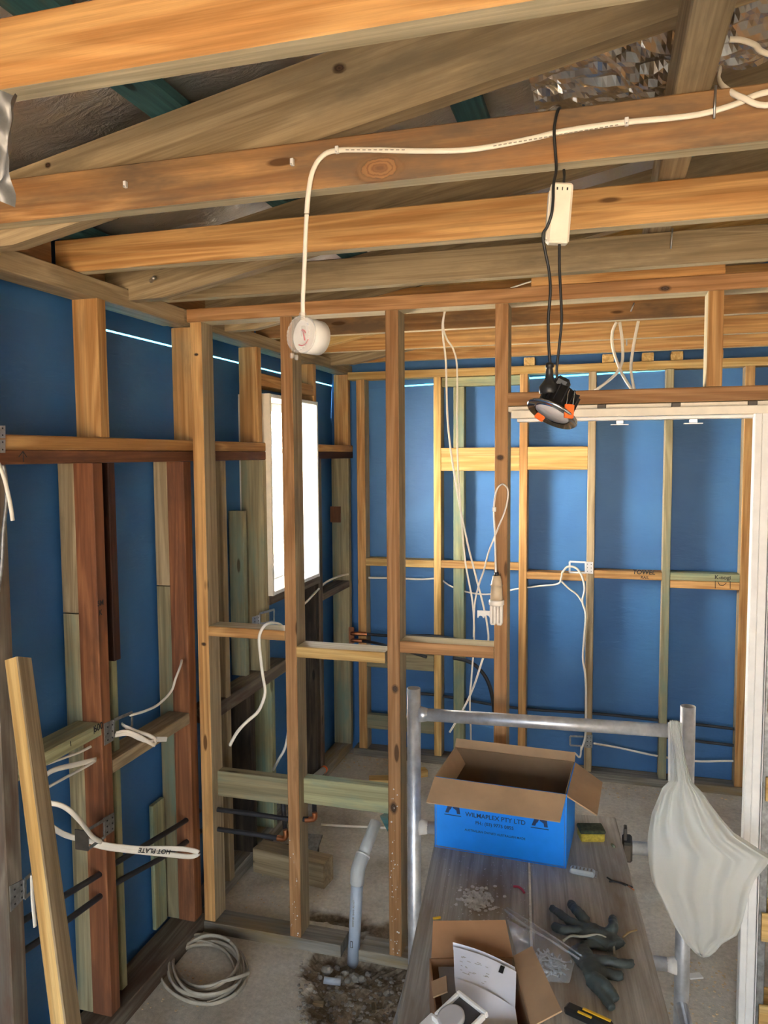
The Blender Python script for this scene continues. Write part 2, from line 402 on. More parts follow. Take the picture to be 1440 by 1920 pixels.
# ---------- left wall
wl = empty('wall_left', (XL, 1.2, 0), 'left stud wall with dark red studs over dark blue wrap', 'wall', kind='structure')
WY0, WY1 = at(509, 930, 'x', -1.465).y, at(598, 900, 'x', -1.465).y      # window reveal, outer edges
WZ0, WZ1 = at(512, 1118, 'x', -1.465).z, at(553, 746, 'x', -1.465).z
def wrapx(y0, y1, z0, z1):
    def f(u, v):
        y, z = y0+(y1-y0)*u, z0+(z1-z0)*v
        k = max(0, min(1, 8*min(u, 1-u, v, 1-v)))
        return (XS-.001-k*(.008+.009*noise.noise(Vector((y*1.5, z*1.2, 0)))+.003*noise.noise(Vector((y*4+z*3, z*7, 5)))), y, z)
    return f
ZLAP = 2.268
for nm, (a, b, c, d, nu, nv) in {'a': (-2.6, WY0, 0, ZLAP, 60, 30), 'b': (WY0, WY1, 0, WZ0, 12, 14), 'c': (WY0, WY1, WZ1, ZLAP, 12, 3), 'd': (WY1, 4.52, 0, ZLAP, 14, 30),
                                 'e': (-2.6, 2.1, ZLAP, 2.60, 40, 4), 'f': (2.1, 4.52, ZLAP+.0055, 2.60, 40, 4)}.items():
    grid('wall_wrap', wrapx(a, b, c, d), nu, nv, 'wrap', wl)
mesh('wrap_lap', [(XS-.0015, 2.1, ZLAP-.001), (XS-.0015, 4.52, ZLAP-.001), (XS-.0015, 4.52, ZLAP+.0065), (XS-.0015, 2.1, ZLAP+.0065)], [[0, 1, 2, 3]], 'lap', wl)
XB = -1.58
timber('top_plate', (XB, XL), (-1.2, YP-.012), (2.325, ZC), 'pine_grey', wl)
timber('top_plate', (XB, XL), (YP-.010, YS-.003), (2.330, ZC), 'pine_grey', wl)
for y0, y1 in ((1.05, WY0+.045), (WY1+.0, YS-.004)):
    timber('rail', (XB, XL), (y0, y1), (1.866, 1.905), 'pine', wl)
r_red = timber('rail', (XB, XL), (1.05, WY0+.045), (1.827, 1.8655), 'red', wl)
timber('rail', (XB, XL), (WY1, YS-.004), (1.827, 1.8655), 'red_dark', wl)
S2 = at(320, 612, 'x', XB).y
for y, m in ((1.545, 'pine'), (2.04, 'pine'), (S2, 'pine'), (3.155, 'pine'), (3.835, 'pine'), (4.405, 'pine')):
    timber('stud', (XB, XL), (y, y+.045), (1.906, 2.326), m, wl)
timber('window_head', (XB, XL), (3.20, 3.834), (2.16, 2.215), 'pine', wl)
# lower studs: old hardwood with treated packers behind
timber('stud', (-1.605, XL), (1.585, 1.642), (.06, 1.826), 'weathered', wl)
stA = timber('stud', (-1.56, XL), (1.993, 2.043), (.065, 1.826), 'red', wl)
timber('stud', (-1.56, XL), (2.513, 2.569), (.065, 1.826), 'red', wl)
zA, zB = at(130, 1156, 'x', -1.56).z, at(305, 1103, 'x', -1.56).z
for y, zz, t in ((1.995, zA, 'treated'), (2.515, zB, 'treated')):
    timber('packer', (-1.618, -1.561), (y, y+.045), (zz+.002, 1.826), 'pine_grey', wl)
    timber('packer', (-1.618, -1.561), (y, y+.045), (.065, zz-.002), t, wl)
zD = at(215, 1236, 'x', -1.53).z
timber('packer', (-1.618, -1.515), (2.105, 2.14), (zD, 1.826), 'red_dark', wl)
timber('packer', (-1.618, -1.53), (2.108, 2.14), (.065, zD-.003), 'treated_green', wl)
timber('packer', (-1.616, -1.60), (2.42, 2.50), (.07, .55), 'treated_green', wl)
timber('bottom_plate', (-1.60, XL+.012), (.9, 2.575), (0, .062), 'weathered', wl)
timber('bottom_plate', (-1.60, XL-.02), (2.58, YS-.004), (0, .062), 'dusty', wl)
n1 = timber('noggin', (XB, XL), (1.643, 1.992), (.985, 1.024), 'treated_green', wl)
n2 = timber('noggin', (XB, XL), (2.044, 2.512), (.842, .884), 'pine_grey', wl)
timber('noggin', (XB, XL), (2.66, 3.44), (.79, .852), 'weathered', wl)
timber('noggin', (XB, XL), (3.95, 4.40), (1.045, 1.085), 'weathered', wl)
timber('sill_trimmer', (XB, XL), (3.245, 3.905), (WZ0-.048, WZ0-.004), 'weathered', wl)
timber('stud', (-1.525, XL), (2.805, 2.845), (.065, 1.826), 'pine_grey', wl)
zE = at(458, 957, 'x', -1.56).z
timber('packer', (-1.618, -1.545), (3.10, 3.135), (.855, zE), 'treated', wl)
timber('stud', (-1.60, XL), (3.195, 3.24), (.855, 1.826), 'treated', wl)
timber('stud', (-1.60, -1.505), (3.28, 3.32), (.065, .788), 'treated_green', wl)
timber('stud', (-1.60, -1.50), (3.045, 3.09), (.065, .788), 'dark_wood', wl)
timber('stud', (-1.60, XL-.002), (3.905, 3.948), (.065, 1.826), 'weathered', wl)
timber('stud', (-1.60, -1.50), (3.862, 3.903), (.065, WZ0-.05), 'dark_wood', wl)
timber('stud', (-1.60, XL), (4.402, 4.445), (.065, 1.826), 'treated', wl)
timber('packing', (-1.605, -1.54), (4.385, 4.40), (at(650, 980, 'y', 4.385).z, at(650, 950, 'y', 4.385).z), 'red', wl, ch=.002)
for y0, y1 in ((1.10, 1.49), (1.62, 1.94), (2.02, 2.19), (2.46, 2.84), (2.95, 3.29)):
    timber('eaves_block', (-1.60, -1.565), (y0, y1), (ZC+.001, ZC+.10), 'pine_red', wl)
# marker writing on the left wall timber
def strokes(name, segs, r, mat, parent):
    V, F = join([tube_data([a, b], r, 5) for a, b in segs]); return mesh(name, V, F, mat, parent)
def wl_pt(px, py, x=XL+.0006): return at(px, py, 'x', x)
strokes('marker_line', [(wl_pt(176, 1362), wl_pt(176.5, 1376)), (wl_pt(132, 1390), wl_pt(133, 1399))], .0012, 'ink', n1)
c = wl_pt(184.5, 1364); text('marker_writing', '600', .030, EAST((XL+.0006, c.y, c.z)), 'ink', n1)
strokes('marker_line', [(wl_pt(43, 846), wl_pt(44, 866)), (wl_pt(43, 846), wl_pt(35, 857)), (wl_pt(43, 846), wl_pt(50, 857))], .0012, 'ink', r_red)
for s, py in (('5M', 1131), ('K', 1149)):
    c = wl_pt(188.5, py); text('marker_writing', s, .024, EAST((XL+.0006, c.y, c.z)), 'ink', stA)

# ---------- stud partition
wp = empty('wall_partition', (-.6, YP, 0), 'open pine stud partition with door opening and no lining', 'wall', kind='structure')
PZ = 2.336
timber('top_plate', (-1.487, 1.75), (YP, YPB), (PZ, ZC-.001), 'pine_red', wp, other='pine_pale')
timber('top_plate', (at(996, 540, 'y', YP).x, at(1360, 520, 'y', YP).x), (YP+.004, YPB), (ZC, 2.42), 'pine', wp)
for x0, x1, z0, m in ((-1.476, -1.430, .047, 'pine'), (-1.118, -1.073, .044, 'pine_red'), (-.730, -.684, .040, 'pine_red'), (-.355, -.312, .044, 'pine_red')):
    timber('stud', (x0, x1), (YP, YPB), (z0, PZ-.001), m, wp, other='pine_grey')
timber('noggin', (-1.429, -1.119), (YP, YPB), (1.170, 1.207), 'pine', wp, other='pine_pale')
timber('noggin', (-1.072, -.737), (YP-.004, YPB), (1.113, 1.153), 'pine_yellow', wp, other='pine_pale')
timber('noggin', (-.683, -.356), (YP, YPB), (1.155, 1.196), 'pine_red', wp, other='pine_pale')
timber('noggin', (-1.440, -1.119), (2.607, 2.652), (.528, .628), 'treated', wp)
timber('noggin', (-1.072, -.731), (2.607, 2.652), (.542, .640), 'treated_green', wp)
timber('bottom_plate', (-1.476, -.915), (YP-.004, YPB), (-.004, .043), 'dusty', wp)
timber('bottom_plate', (-.845, -.31), (YP-.004, YPB), (-.004, .039), 'dusty', wp)
zl0, zl1 = 2.003, 2.047
timber('lintel', (-.3115, 1.75), (YP, YPB), (zl0, zl1), 'pine_red', wp, other='pine_pale')
timber('cripple_stud', (.292, .337), (YP, YPB), (zl1+.001, PZ-.001), 'pine', wp, other='pine_pale')
for x in (1.0, 1.70): timber('cripple_stud', (x, x+.045), (YP, YPB), (zl1+.001, PZ-.001), 'pine', wp)
timber('stud', (1.70, 1.745), (YP, YPB), (.0, zl0-.001), 'pine', wp)

# ---------- cavity slider frame in the door opening
dr = empty('door_1', (.45, YP, 0), 'white primed cavity slider door frame in the partition opening', 'door frame', kind='structure')
timber('head_track', (-.320, 1.72), (YP+.012, YPB-.01), (1.985, 2.001), 'cream', dr, ch=.001)
timber('head_jamb', (-.300, 1.70), (YP-.006, YP+.016), (1.962, 1.988), 'cream', dr, ch=.002)
timber('head_jamb', (-.285, 1.70), (YP+.030, YPB), (1.952, 1.962), 'white_paint', dr, ch=.001)
for px in (1128, 1268, 1412):
    p = at(px, 762, 'y', YP-.004); slab('track_clip', (p.x, YP+.006, 1.994), (.026, .012, .016), 'steel_dark', dr)
for px, py in ((1162, 786), (1300, 783)):
    p = at(px, py, 'y', 2.6)
    hb = slab('hanger_bracket', (p.x, 2.6, 1.945), (.022, .03, .012), 'galv', dr, ch=.001)
    slab('hanger_plate', (p.x, 2.6, 1.937), (.055, .03, .003), 'galv', hb, ch=.0005)
JX = .430
timber('jamb', (JX, JX+.020), (YP-.012, YP+.022), (.0, 1.962), 'white_paint', dr, ch=.002)
timber('jamb', (JX+.004, JX+.018), (YP+.022, YP+.055), (.0, 1.962), 'white_paint', dr, ch=.001)
timber('jamb', (JX+.020, JX+.046), (YP-.004, YP+.022), (.0, 1.962), 'white_paint', dr, ch=.003)
timber('steel_stile', (JX+.048, JX+.051), (YP-.006, YP+.020), (.0, 1.962), 'white_paint', dr, ch=.001)
timber('steel_stile', (JX+.052, JX+.075), (YP, YP+.020), (.0, 1.962), 'galv_dull', dr, ch=.002)
for z0, z1 in ((1.045, 1.121), (.766, .842), (.312, .403), (.02, .10), (1.40, 1.48), (1.75, 1.83)):
    timber('pocket_slat', (JX+.060, 1.70), (YP-.014, YP-.001), (z0, z1), 'pine_yellow', dr)
    timber('pocket_slat', (JX+.060, 1.70), (YP+.078, YP+.091), (z0, z1), 'pine_yellow', dr)

# ---------- back wall
wb = empty('wall_back', (.2, YB, 0), 'back stud wall of pale pine over bright blue wrap', 'wall', kind='structure')
def lapz(x): return 2.284+.0285*(x+.02)
def wrapy(x0, x1, lo, hi):
    def f(u, v):
        x = x0+(x1-x0)*u; z0, z1 = lo(x), hi(x); z = z0+(z1-z0)*v
        k = max(0, min(1, 10*min(u, 1-u, v, 1-v)))
        return (x, YS+.001+k*(.007+.007*noise.noise(Vector((x*1.7, z*1.4, 4)))+.003*noise.noise(Vector((x*3-z*4, z*6, 8)))), z)
    return f
grid('wall_wrap', wrapy(-1.63, 2.9, lambda x: 0, lapz), 90, 40, 'wrap', wb)
grid('wall_wrap', wrapy(-1.63, 2.9, lambda x: lapz(x)+.006+.004*max(0, sin((x+1.3)*2.2)), lambda x: 2.75+.19*x+.08), 90, 8, 'wrap', wb)
def lap(name, x0, x1, mat): mesh(name, [(x0, YS+.0016, lapz(x0)-.001), (x1, YS+.0016, lapz(x1)-.001), (x1, YS+.0016, lapz(x1)+.012), (x0, YS+.0016, lapz(x0)+.012)], [[0, 1, 2, 3]], mat, wb)
lap('wrap_lap', -1.25, .56, 'lap'); lap('wall_wrap', -1.63, -1.25, 'wrap'); lap('wall_wrap', .56, 2.9, 'wrap')
BW = YS-.002
timber('top_plate', (-1.488, 2.85), (YB, BW), (2.293, 2.338), 'pine_yellow', wb)
bstuds = [(-1.437, -1.385, 'pine'), (-.966, -.922, 'pine_yellow'), (-.470, -.425, 'pine'), (-.097, -.055, 'pine_grey'), (.302, .343, 'treated'), (.690, .737, 'pine'), (1.14, 1.185, 'pine'), (1.59, 1.635, 'pine'), (2.04, 2.085, 'pine'), (2.49, 2.535, 'pine')]
for x0, x1, m in bstuds: timber('stud', (x0, x1), (YB, BW), (.046, 2.292), m, wb, other='pine_grey')
# the green stud set back against the wrap, and its head piece
gx0, gx1 = at(850, 1000, 'y', 4.43).x, at(870, 1000, 'y', 4.43).x
timber('stud', (gx0, gx1), (4.43, BW), (.046, 2.236), 'treated_green', wb)
timber('head_piece', (-.921, -.471), (4.43, BW), (2.238, 2.291), 'treated_green', wb)
def bnog(px0, px1, py0, py1, m, dy=0.0, sag=0):
    a, b = at(px0, (py0+py1)/2, 'y', YB), at(px1, (py0+py1)/2, 'y', YB)
    z1, z0 = at((px0+px1)/2, py0, 'y', YB).z, at((px0+px1)/2, py1, 'y', YB).z
    return a.x, b.x, z0, z1
for x0, x1, z0, z1, m in ((-.921, -.471, 1.751, 1.884, 'pine_yellow'), (-.424, -.098, 1.757, 1.886, 'pine_yellow'),
                          (-1.384, -.967, 1.180, 1.224, 'pine_yellow'), (-.921, -.471, 1.182, 1.226, 'pine'), (-.424, -.098, 1.135, 1.178, 'pine')):
    timber('noggin', (x0, x1), (YB, YB+.029 if x0 > -1 and x1 < -.4 else BW), (z0, z1), m, wb)
nt1 = timber('noggin', (-.054, .301), (YB, BW), (1.154, 1.198), 'pine', wb)
ng = timber('noggin', (.344, .689), (YB, BW), (1.159, 1.200), 'treated_green', wb)
nt2 = timber('noggin', (.344, .689), (YB, BW), (1.116, 1.158), 'pine', wb)
timber('noggin', (.738, 1.139), (YB, BW), (1.135, 1.175), 'pine', wb)
timber('noggin', (.738, 1.139), (YB+.03, BW), (.93, 1.02), 'pine_red', wb)
timber('noggin', (.738, 1.139), (YB+.03, BW), (1.70, 1.79), 'pine_red', wb)
timber('noggin', (-1.384, -.967), (YB, YB+.045), (.558, .652), 'treated', wb)
timber('noggin', (-1.384, -.967), (YB, YB+.045), (.175, .262), 'treated', wb)
timber('bottom_plate', (-1.47, 2.85), (YB-.012, BW), (0, .045), 'dusty', wb)
for px in (992, 1140, 1215, 1270, 1345):
    p = at(px, 668, 'y', YB); timber('packing_block', (p.x-.03, p.x+.03), (YB+.01, BW), (2.339, 2.384), 'pine_yellow', wb)
c = at(1207, 1074, 'y', YB); text('marker_writing', 'TOWEL', .034, FRONT((c.x, YB-.0006, c.z+.002)), 'ink', nt1, shear=.1)
c = at(1209, 1083, 'y', YB); text('marker_writing', 'RAIL', .022, FRONT((c.x, YB-.0006, c.z)), 'ink', nt1, shear=.1)
c = at(1355, 1083, 'y', YB); text('marker_writing', 'K-nogi', .030, FRONT((c.x, YB-.0006, c.z)), 'ink', ng)
def bpt(px, py): return at(px, py, 'y', YB-.0006)
strokes('marker_line', [(bpt(1341, 1089), bpt(1341, 1103)), (bpt(1369, 1090), bpt(1369, 1104)), (bpt(1346, 1091), bpt(1349, 1097)), (bpt(1349, 1097), bpt(1356, 1098)), (bpt(1356, 1098), bpt(1362, 1093))], .0016, 'ink', nt2)

# ---------- ceiling: joists, sloping rafters, teal battens and foil
ce = empty('ceiling', (0, 2, ZC), 'open ceiling of pine joists and rafters under silver foil', 'ceiling', kind='structure')
JN = {}
for y, z1, m in ((.972, .10, 'pine'), (1.508, .097, 'pine_stained'), (1.958, .095, 'pine'), (2.402, .095, 'pine_grey'), (2.87, .09, 'pine'), (3.31, .09, 'pine_stained'), (3.85, .09, 'pine'), (4.335, .09, 'pine'), (.42, .09, 'pine'), (.02, .09, 'pine'), (-.45, .09, 'pine'), (-.9, .09, 'pine'), (-1.35, .09, 'pine'), (-1.8, .09, 'pine'), (-2.25, .09, 'pine')):
    JN[y] = timber('joist', (-1.566, 2.85), (y, y+.045), (ZC+.0005, ZC+z1), m, ce, other='pine_pale')
PIT_R = .196
def zlow(x): return 2.386+PIT_R*(x+1.177)
for y, m in ((-2.2, 'pine_grey'), (-1.57, 'pine_grey'), (-.95, 'pine_grey'), (-.32, 'pine_grey'), (.30, 'pine_grey'), (1.556, 'pine_grey'), (2.20, 'pine_grey'), (2.85, 'pine_grey'), (3.48, 'pine_yellow'), (4.10, 'pine_grey')):
    D = .168; xe = 2.85
    prof = [(-1.362, zlow(-1.362)), (-1.486, zlow(-1.362)-.002), (-1.486, ZC+.001), (-1.618, ZC+.001), (-1.618, zlow(-1.618)+D), (xe, zlow(xe)+D), (xe, zlow(xe))]
    # local frame: X along the slope so the grain follows the rafter
    ex = Vector((1, 0, PIT_R)).normalized(); ey = Vector((0, 1, 0)); ez = ex.cross(ey)
    org = Vector((.6, y+.0225, zlow(.6)+.08)); mw = frame_m(org, ex, ey, ez); inv = mw.inverted()
    vs = [inv @ Vector((x, yy, z)) for yy in (y, y+.045) for x, z in prof]; k = len(prof)
    fs = [list(range(k)), list(range(k, 2*k))]+[[i, (i+1) % k, k+(i+1) % k, k+i] for i in range(k)]
    mesh('rafter', vs, fs, m, ce, mw)
exs = Vector((1, 0, PIT_R)).normalized()
for x in (-1.52, -.947, -.351, .290, .89, 1.49, 2.09, 2.69):
    zc = zlow(x)+.170+.018
    beam('batten', (x, -2.5, zc), (x, 4.48, zc), .08, .034, 'teal', ce, side=exs)
def foil_fn(u, v):
    x, y = -1.72+4.6*u, -2.6+7.1*v
    sag = .030*abs(sin((x+.947)/.598*pi))*(.4+.6*abs(noise.noise(Vector((x*1.3, y*1.7, 2)))))
    wr = .010*noise.noise(Vector((x*5, y*6, 0)))+.008*noise.noise(Vector((x*14, y*11, 5)))
    return (x, y, zlow(x)+.170+.040-sag*.8+wr+.012)
grid('foil_sheet', foil_fn, 190, 230, 'foil', ce)
hb = timber('hanging_beam', (.108, .170), (-1.2, 4.38), (2.484, 2.60), 'pine_grey', ce)
# crumpled foil drooping between the second and third rafter
def droop(u, v):
    x = -.18+.62*u; y = 1.66+.50*v; s = sin(pi*v)
    z = zlow(x)+.150-.11*s*min(1, 1.5*u+.25)
    return (x, y+.02*noise.noise(Vector((x*9, v*4, 1))), z+.020*noise.noise(Vector((x*12, v*7, 3)))+.016*noise.noise(Vector((x*20+v*9, v*22, 6))))
grid('foil_fold', droop, 62, 34, 'foil_crinkle', ce, smooth=False)
def droop2(u, v):
    x = -1.45+.80*u; y = 1.62+.33*v
    return (x, y, zlow(x)+.175-.06*sin(pi*v)*(.3+.7*sin(pi*u))+.02*noise.noise(Vector((x*11+v*5, v*6, 13)))+.011*noise.noise(Vector((x*30, v*19, 16))))
grid('foil_fold', droop2, 60, 26, 'foil_crinkle', ce, smooth=False)
def nail(px, py, px2, py2, y, par, r=.0018):
    a, b = at(px, py, 'y', y), at(px2, py2, 'y', y)
    tube('nail', [a, b], r, 'galv', par, res=6)
nail(1339, 222, 1342, 160, 1.500, JN[1.508], .0022); nail(1258, 466, 1261, 428, 2.39, JN[2.402], .0024)
nail(1183, 584, 1189, 568, 3.30, JN[3.31], .003); nail(1175, 648, 1175, 637, 3.83, JN[3.85], .003)
a = at(283, 527, 'y', 2.19); tube('bolt', [a, a+Vector((.03, -.03, .002))], .006, 'galv', ce, res=10)

# big knots that can be picked out on the timber faces
def knot_mat(name, pale, dark, rings):
    m, nt, b = mat_new(name); out = nt.nodes['Material Output']
    tc = nt.nodes.new('ShaderNodeTexCoord'); ln_ = nt.nodes.new('ShaderNodeVectorMath'); ln_.operation = 'LENGTH'; L(nt, tc.outputs['Generated'], ln_.inputs[0])
    mp = nt.nodes.new('ShaderNodeMapping'); mp.inputs['Location'].default_value = (-1, 0, -1); mp.inputs['Scale'].default_value = (2, 0, 2); L(nt, tc.outputs['Generated'], mp.inputs[0]); L(nt, mp.outputs[0], ln_.inputs[0])
    nz = noise_n(nt, tc.outputs['Object'], 45, 3, .6); ad = nt.nodes.new('ShaderNodeMath'); ad.operation = 'MULTIPLY_ADD'; ad.inputs[1].default_value = .35; L(nt, nz, ad.inputs[0]); L(nt, ln_.outputs['Value'], ad.inputs[2])
    mu = nt.nodes.new('ShaderNodeMath'); mu.operation = 'MULTIPLY'; mu.inputs[1].default_value = rings; L(nt, ad.outputs[0], mu.inputs[0])
    sn = nt.nodes.new('ShaderNodeMath'); sn.operation = 'SINE'; L(nt, mu.outputs[0], sn.inputs[0])
    col = ramp(nt, sn.outputs[0], [(.0, pale), (1.0, dark)])
    core = nt.nodes.new('ShaderNodeMapRange'); core.inputs[1].default_value = .75; core.inputs[2].default_value = .25; L(nt, ad.outputs[0], core.inputs[0])
    L(nt, mixc(nt, core.outputs[0], col, tuple(.6*c for c in dark)), b.inputs['Base Color']); b.inputs['Roughness'].default_value = .7
    al = nt.nodes.new('ShaderNodeMapRange'); al.inputs[1].default_value = 1.15; al.inputs[2].default_value = .50; L(nt, ad.outputs[0], al.inputs[0]); L(nt, al.outputs[0], b.inputs['Alpha'])
    return m
M['knot_big'] = knot_mat('knot_big', (.44, .225, .088), (.26, .115, .042), 34)
M['knot_dark'] = knot_mat('knot_dark', (.16, .08, .035), (.045, .022, .012), 14)
def knot(px, py, rx, rz, y, mat, par):
    c = at(px, py, 'y', y); N = 28
    vs = [(0, 0, 0)]+[(rx*cos(2*pi*k/N), 0, rz*sin(2*pi*k/N)) for k in range(N)]
    mesh('knot', vs, [[0, k+1, (k+1) % N+1] for k in range(N)], mat, par, Matrix.Translation(c))
knot(712, 316, .062, .033, 1.5075, 'knot_big', JN[1.508])
RF_ = [o for o in ce.children if o.name.startswith('rafter')]
r1 = min(RF_, key=lambda o: abs(WM[o.name].translation.y-1.578))
knot(636, 128, .018, .013, 1.5555, 'knot_dark', r1); knot(90, 310, .010, .009, 1.5555, 'knot_dark', r1)
knot(1247, 541, .022, .012, YP-.0005, 'knot_dark', [o for o in wp.children if o.name.startswith('top_plate')][0])
st4 = [o for o in wp.children if o.name.startswith('stud')]
knot(938, 858, .016, .012, YP-.0005, 'knot_dark', st4[3]); knot(741, 1292, .015, .02, YP-.0005, 'knot_dark', st4[2]); knot(738, 1515, .018, .028, YP-.0005, 'knot_dark', st4[2]); knot(368, 665, .012, .007, YP-.0005, 'knot_dark', st4[0]); knot(382, 1208, .013, .010, YP-.0005, 'knot_dark', st4[0])

# ---------- the unseen sides that shut the room in
wr = mesh('wall_right', [(2.9, -2.6, 0), (2.9, 4.52, 0), (2.9, 4.52, 3.5), (2.9, -2.6, 3.5)], [[0, 1, 2, 3]], 'board')
tag(wr, 'plain lined wall on the right side of the room', 'wall', kind='structure')
OX0, OX1, OZ = -.95, 1.25, 2.25
wf = mesh('wall_front', [(-1.63, -2.6, 0), (OX0, -2.6, 0), (OX0, -2.6, OZ), (OX1, -2.6, OZ), (OX1, -2.6, 0), (2.9, -2.6, 0), (2.9, -2.6, 3.5), (-1.63, -2.6, 2.6)], [[0, 1, 2, 7], [2, 3, 6, 7], [3, 4, 5, 6]], 'board')
tag(wf, 'wall behind the viewer with a wide open doorway', 'wall', kind='structure')

# ---------- window
w1 = empty('window_1', (-1.5, (WY0+WY1)/2, WZ0), 'bright white framed window in the left wall of the wet room', 'window', kind='structure')
XF, XO, T = -1.465, -1.66, .019
timber('reveal', (XO, XF), (WY0, WY0+T), (WZ0, WZ1), 'cream', w1)
timber('reveal', (XO, XF), (WY1-T, WY1), (WZ0, WZ1), 'white_paint', w1)
timber('reveal', (XO, XF), (WY0+T, WY1-T), (WZ1-T, WZ1), 'white_paint', w1)
timber('reveal', (XO, XF), (WY0+T, WY1-T), (WZ0, WZ0+T), 'white_paint', w1)
ya, yb, za, zb = WY0+T, WY1-T, WZ0+T, WZ1-T
for a, b, c, d in ((ya, ya+.035, za, zb), (yb-.035, yb, za, zb), (ya+.035, yb-.035, za, za+.04), (ya+.035, yb-.035, zb-.04, zb)):
    timber('sash', (-1.655, -1.615), (a, b), (c, d), 'white_paint', w1)
mesh('pane', [(-1.636, ya+.034, za+.039), (-1.636, yb-.034, za+.039), (-1.636, yb-.034, zb-.039), (-1.636, ya+.034, zb-.039)], [[0, 1, 2, 3]], 'glass', w1)

# ================================================================== THINGS
def pts_y(lst, y=None): return [at(p[0], p[1], 'y', p[2] if len(p) > 2 else y) for p in lst]
def pts_x(lst, x=None): return [at(p[0], p[1], 'x', p[2] if len(p) > 2 else x) for p in lst]
def cable(label, pts, r=.0042, mat='cable', flat=None, wide=None, group=None, name='cable', cat='cable', n=6):
    return tag(tube(name, pts, r, mat, None, flat=flat, wide=wide, n=n, res=8), label, cat, group)

# ---------- white cable clipped along the second joist, and its hanging junction box
YJ = 1.5035
cab = cable('white flat cable clipped along the second ceiling joist', pts_y([(575, 400), (578, 365), (586, 322), (604, 293), (632, 282), (700, 281), (780, 283), (860, 282), (920, 275), (1000, 259), (1045, 248), (1100, 239), (1175, 229), (1250, 222), (1300, 216), (1338, 208), (1382, 194), (1445, 171)], YJ)+[Vector((.42, YJ, 2.468)), Vector((.62, 1.53, 2.487)), Vector((.95, 1.62, 2.49))], flat=(.0056, .0027), wide=(0, 0, 1))
V, F = join([tube_data(pts_y([(px, py-.6, YJ-.0033), (px+w, py-.6+w*sl, YJ-.0033)]), .0005, 4, flat=(.0011, .0003), wide=(0, 0, 1)) for px, py, w, sl in [(648+k*10.5, 281.5, 6, 0) for k in range(11)]+[(925+k*9.5, 274.4-k*1.62, 6, -.17) for k in range(25)]])
mesh('cable_print', V, F, 'grey_ink', cab)['kind'] = 'stuff'
for px, py, lab in ((235, 346, 'small white cable clip on the stained joist, furthest left'), (548, 304, 'small empty white cable clip left of the cable bend'), (632, 281, 'small white clip holding the cable at its bend'), (1175, 228, 'small white clip holding the cable near the nail')):
    p = at(px, py, 'y', YJ); e = empty('cable_clip', (p.x, YJ, p.z), lab, 'clip', 'white cable clips on the joist')
    slab('clip_body', (p.x, YJ, p.z), (.0075, .009, .014), 'white_paint', e, ch=.001)
    tube('clip_nail', [(p.x, YJ-.007, p.z-.005), (p.x, YJ+.004, p.z-.005)], .0013, 'galv', e, res=8)
jb = at(567, 628, 'y', YJ)
t = empty('junction_box', (jb.x, YJ, jb.z), 'round clear and white junction box hanging from white cable', 'junction box')
ax = Vector((.46, .89, -.05)).normalized()                      # axis of the can, lid towards the camera
ey = ax.cross(ZP).normalized(); ezz = ey.cross(ax)
fm = lambda o: frame_m(jb+ax*o, ey, ezz, ax)
lathe('can', [(.033, .010), (.0365, .012), (.0355, .052), (.030, .055)], 'white_paint', t, fm(-.006))
lid = lathe('lid', [(.034, -.006), (.0385, -.004), (.0385, .010), (.036, .011)], 'clear', t, fm(-.006))
for k in range(24):
    a = 2*pi*k/24; p = jb+ax*(-.012)+ey*(cos(a)*.034)+ezz*(sin(a)*.034)
    slab('lid_rib', p, (.0015, .006, .003), 'clear', lid, R=frame_m(Vector(), ey*cos(a)+ezz*sin(a), ezz*cos(a)-ey*sin(a), ax), ch=0)
V, F = join([tube_data([jb+ax*.0+ey*(r*cos(a))+ezz*(r*sin(a)) for a in [k*pi/6+ph for k in range(4)]], .0014, 6) for r, ph in ((.010, .3), (.022, 4.2))]+[tube_data([jb+ezz*.012, jb+ey*.004, jb-ezz*.012+ey*.008], .0016, 6)])
mesh('wires', V, F, 'red_plastic', t)
slab('terminal', jb+ax*.002+ezz*.008, (.010, .022, .008), 'clear', t, R=frame_m(Vector(), ey, ezz, ax))
slab('entry_gland', jb+ezz*.040, (.012, .012, .014), 'clear', t, R=frame_m(Vector(), ey, ezz, ax))
for k, (du, dv) in enumerate(((-.020, -.037), (-.006, -.042))):
    q = jb+ax*(-.010)-ey*du*-1+ezz*dv
    tube('lid_lug', [q, q-ezz*.010], .0045, 'clear', t, res=10)
slab('can_notch', jb+ax*.038-ezz*.012+ey*.030*0, (.01, .01, .01), 'cable', t, R=frame_m(Vector(), ey, ezz, ax))
tube('cord', pts_y([(575, 402), (573, 440), (570, 520), (568, 560), (568, 600)], YJ), .003, 'cable', t, flat=(.0048, .0026), wide=(0, 0, 1))

cable('white cable looping down beside the hanging beam at top right', pts_y([(1351, 128, 1.575), (1348, 148, 1.55), (1360, 166, 1.52), (1392, 183, 1.4985), (1450, 196, 1.4985)])+[Vector((.40, 1.4985, 2.462)), Vector((.70, 1.50, 2.484)), Vector((1.0, 1.55, 2.49))], flat=(.0056, .003), wide=(0, 0, 1))
cable('white cable bending in from the top right corner', pts_y([(1450, 104), (1415, 84), (1390, 75), (1368, 74)], 1.60)[::-1]+[Vector((.45, 1.62, 2.52)), Vector((.75, 1.66, 2.50)), Vector((1.1, 1.70, 2.49))], flat=(.0056, .003), wide=(0, 0, 1))
cable('two pale cable tails on top of the partition plate', [at(958, 540, 'z', 2.424), at(985, 531, 'z', 2.426), at(1015, 522, 'z', 2.43)], r=.003)

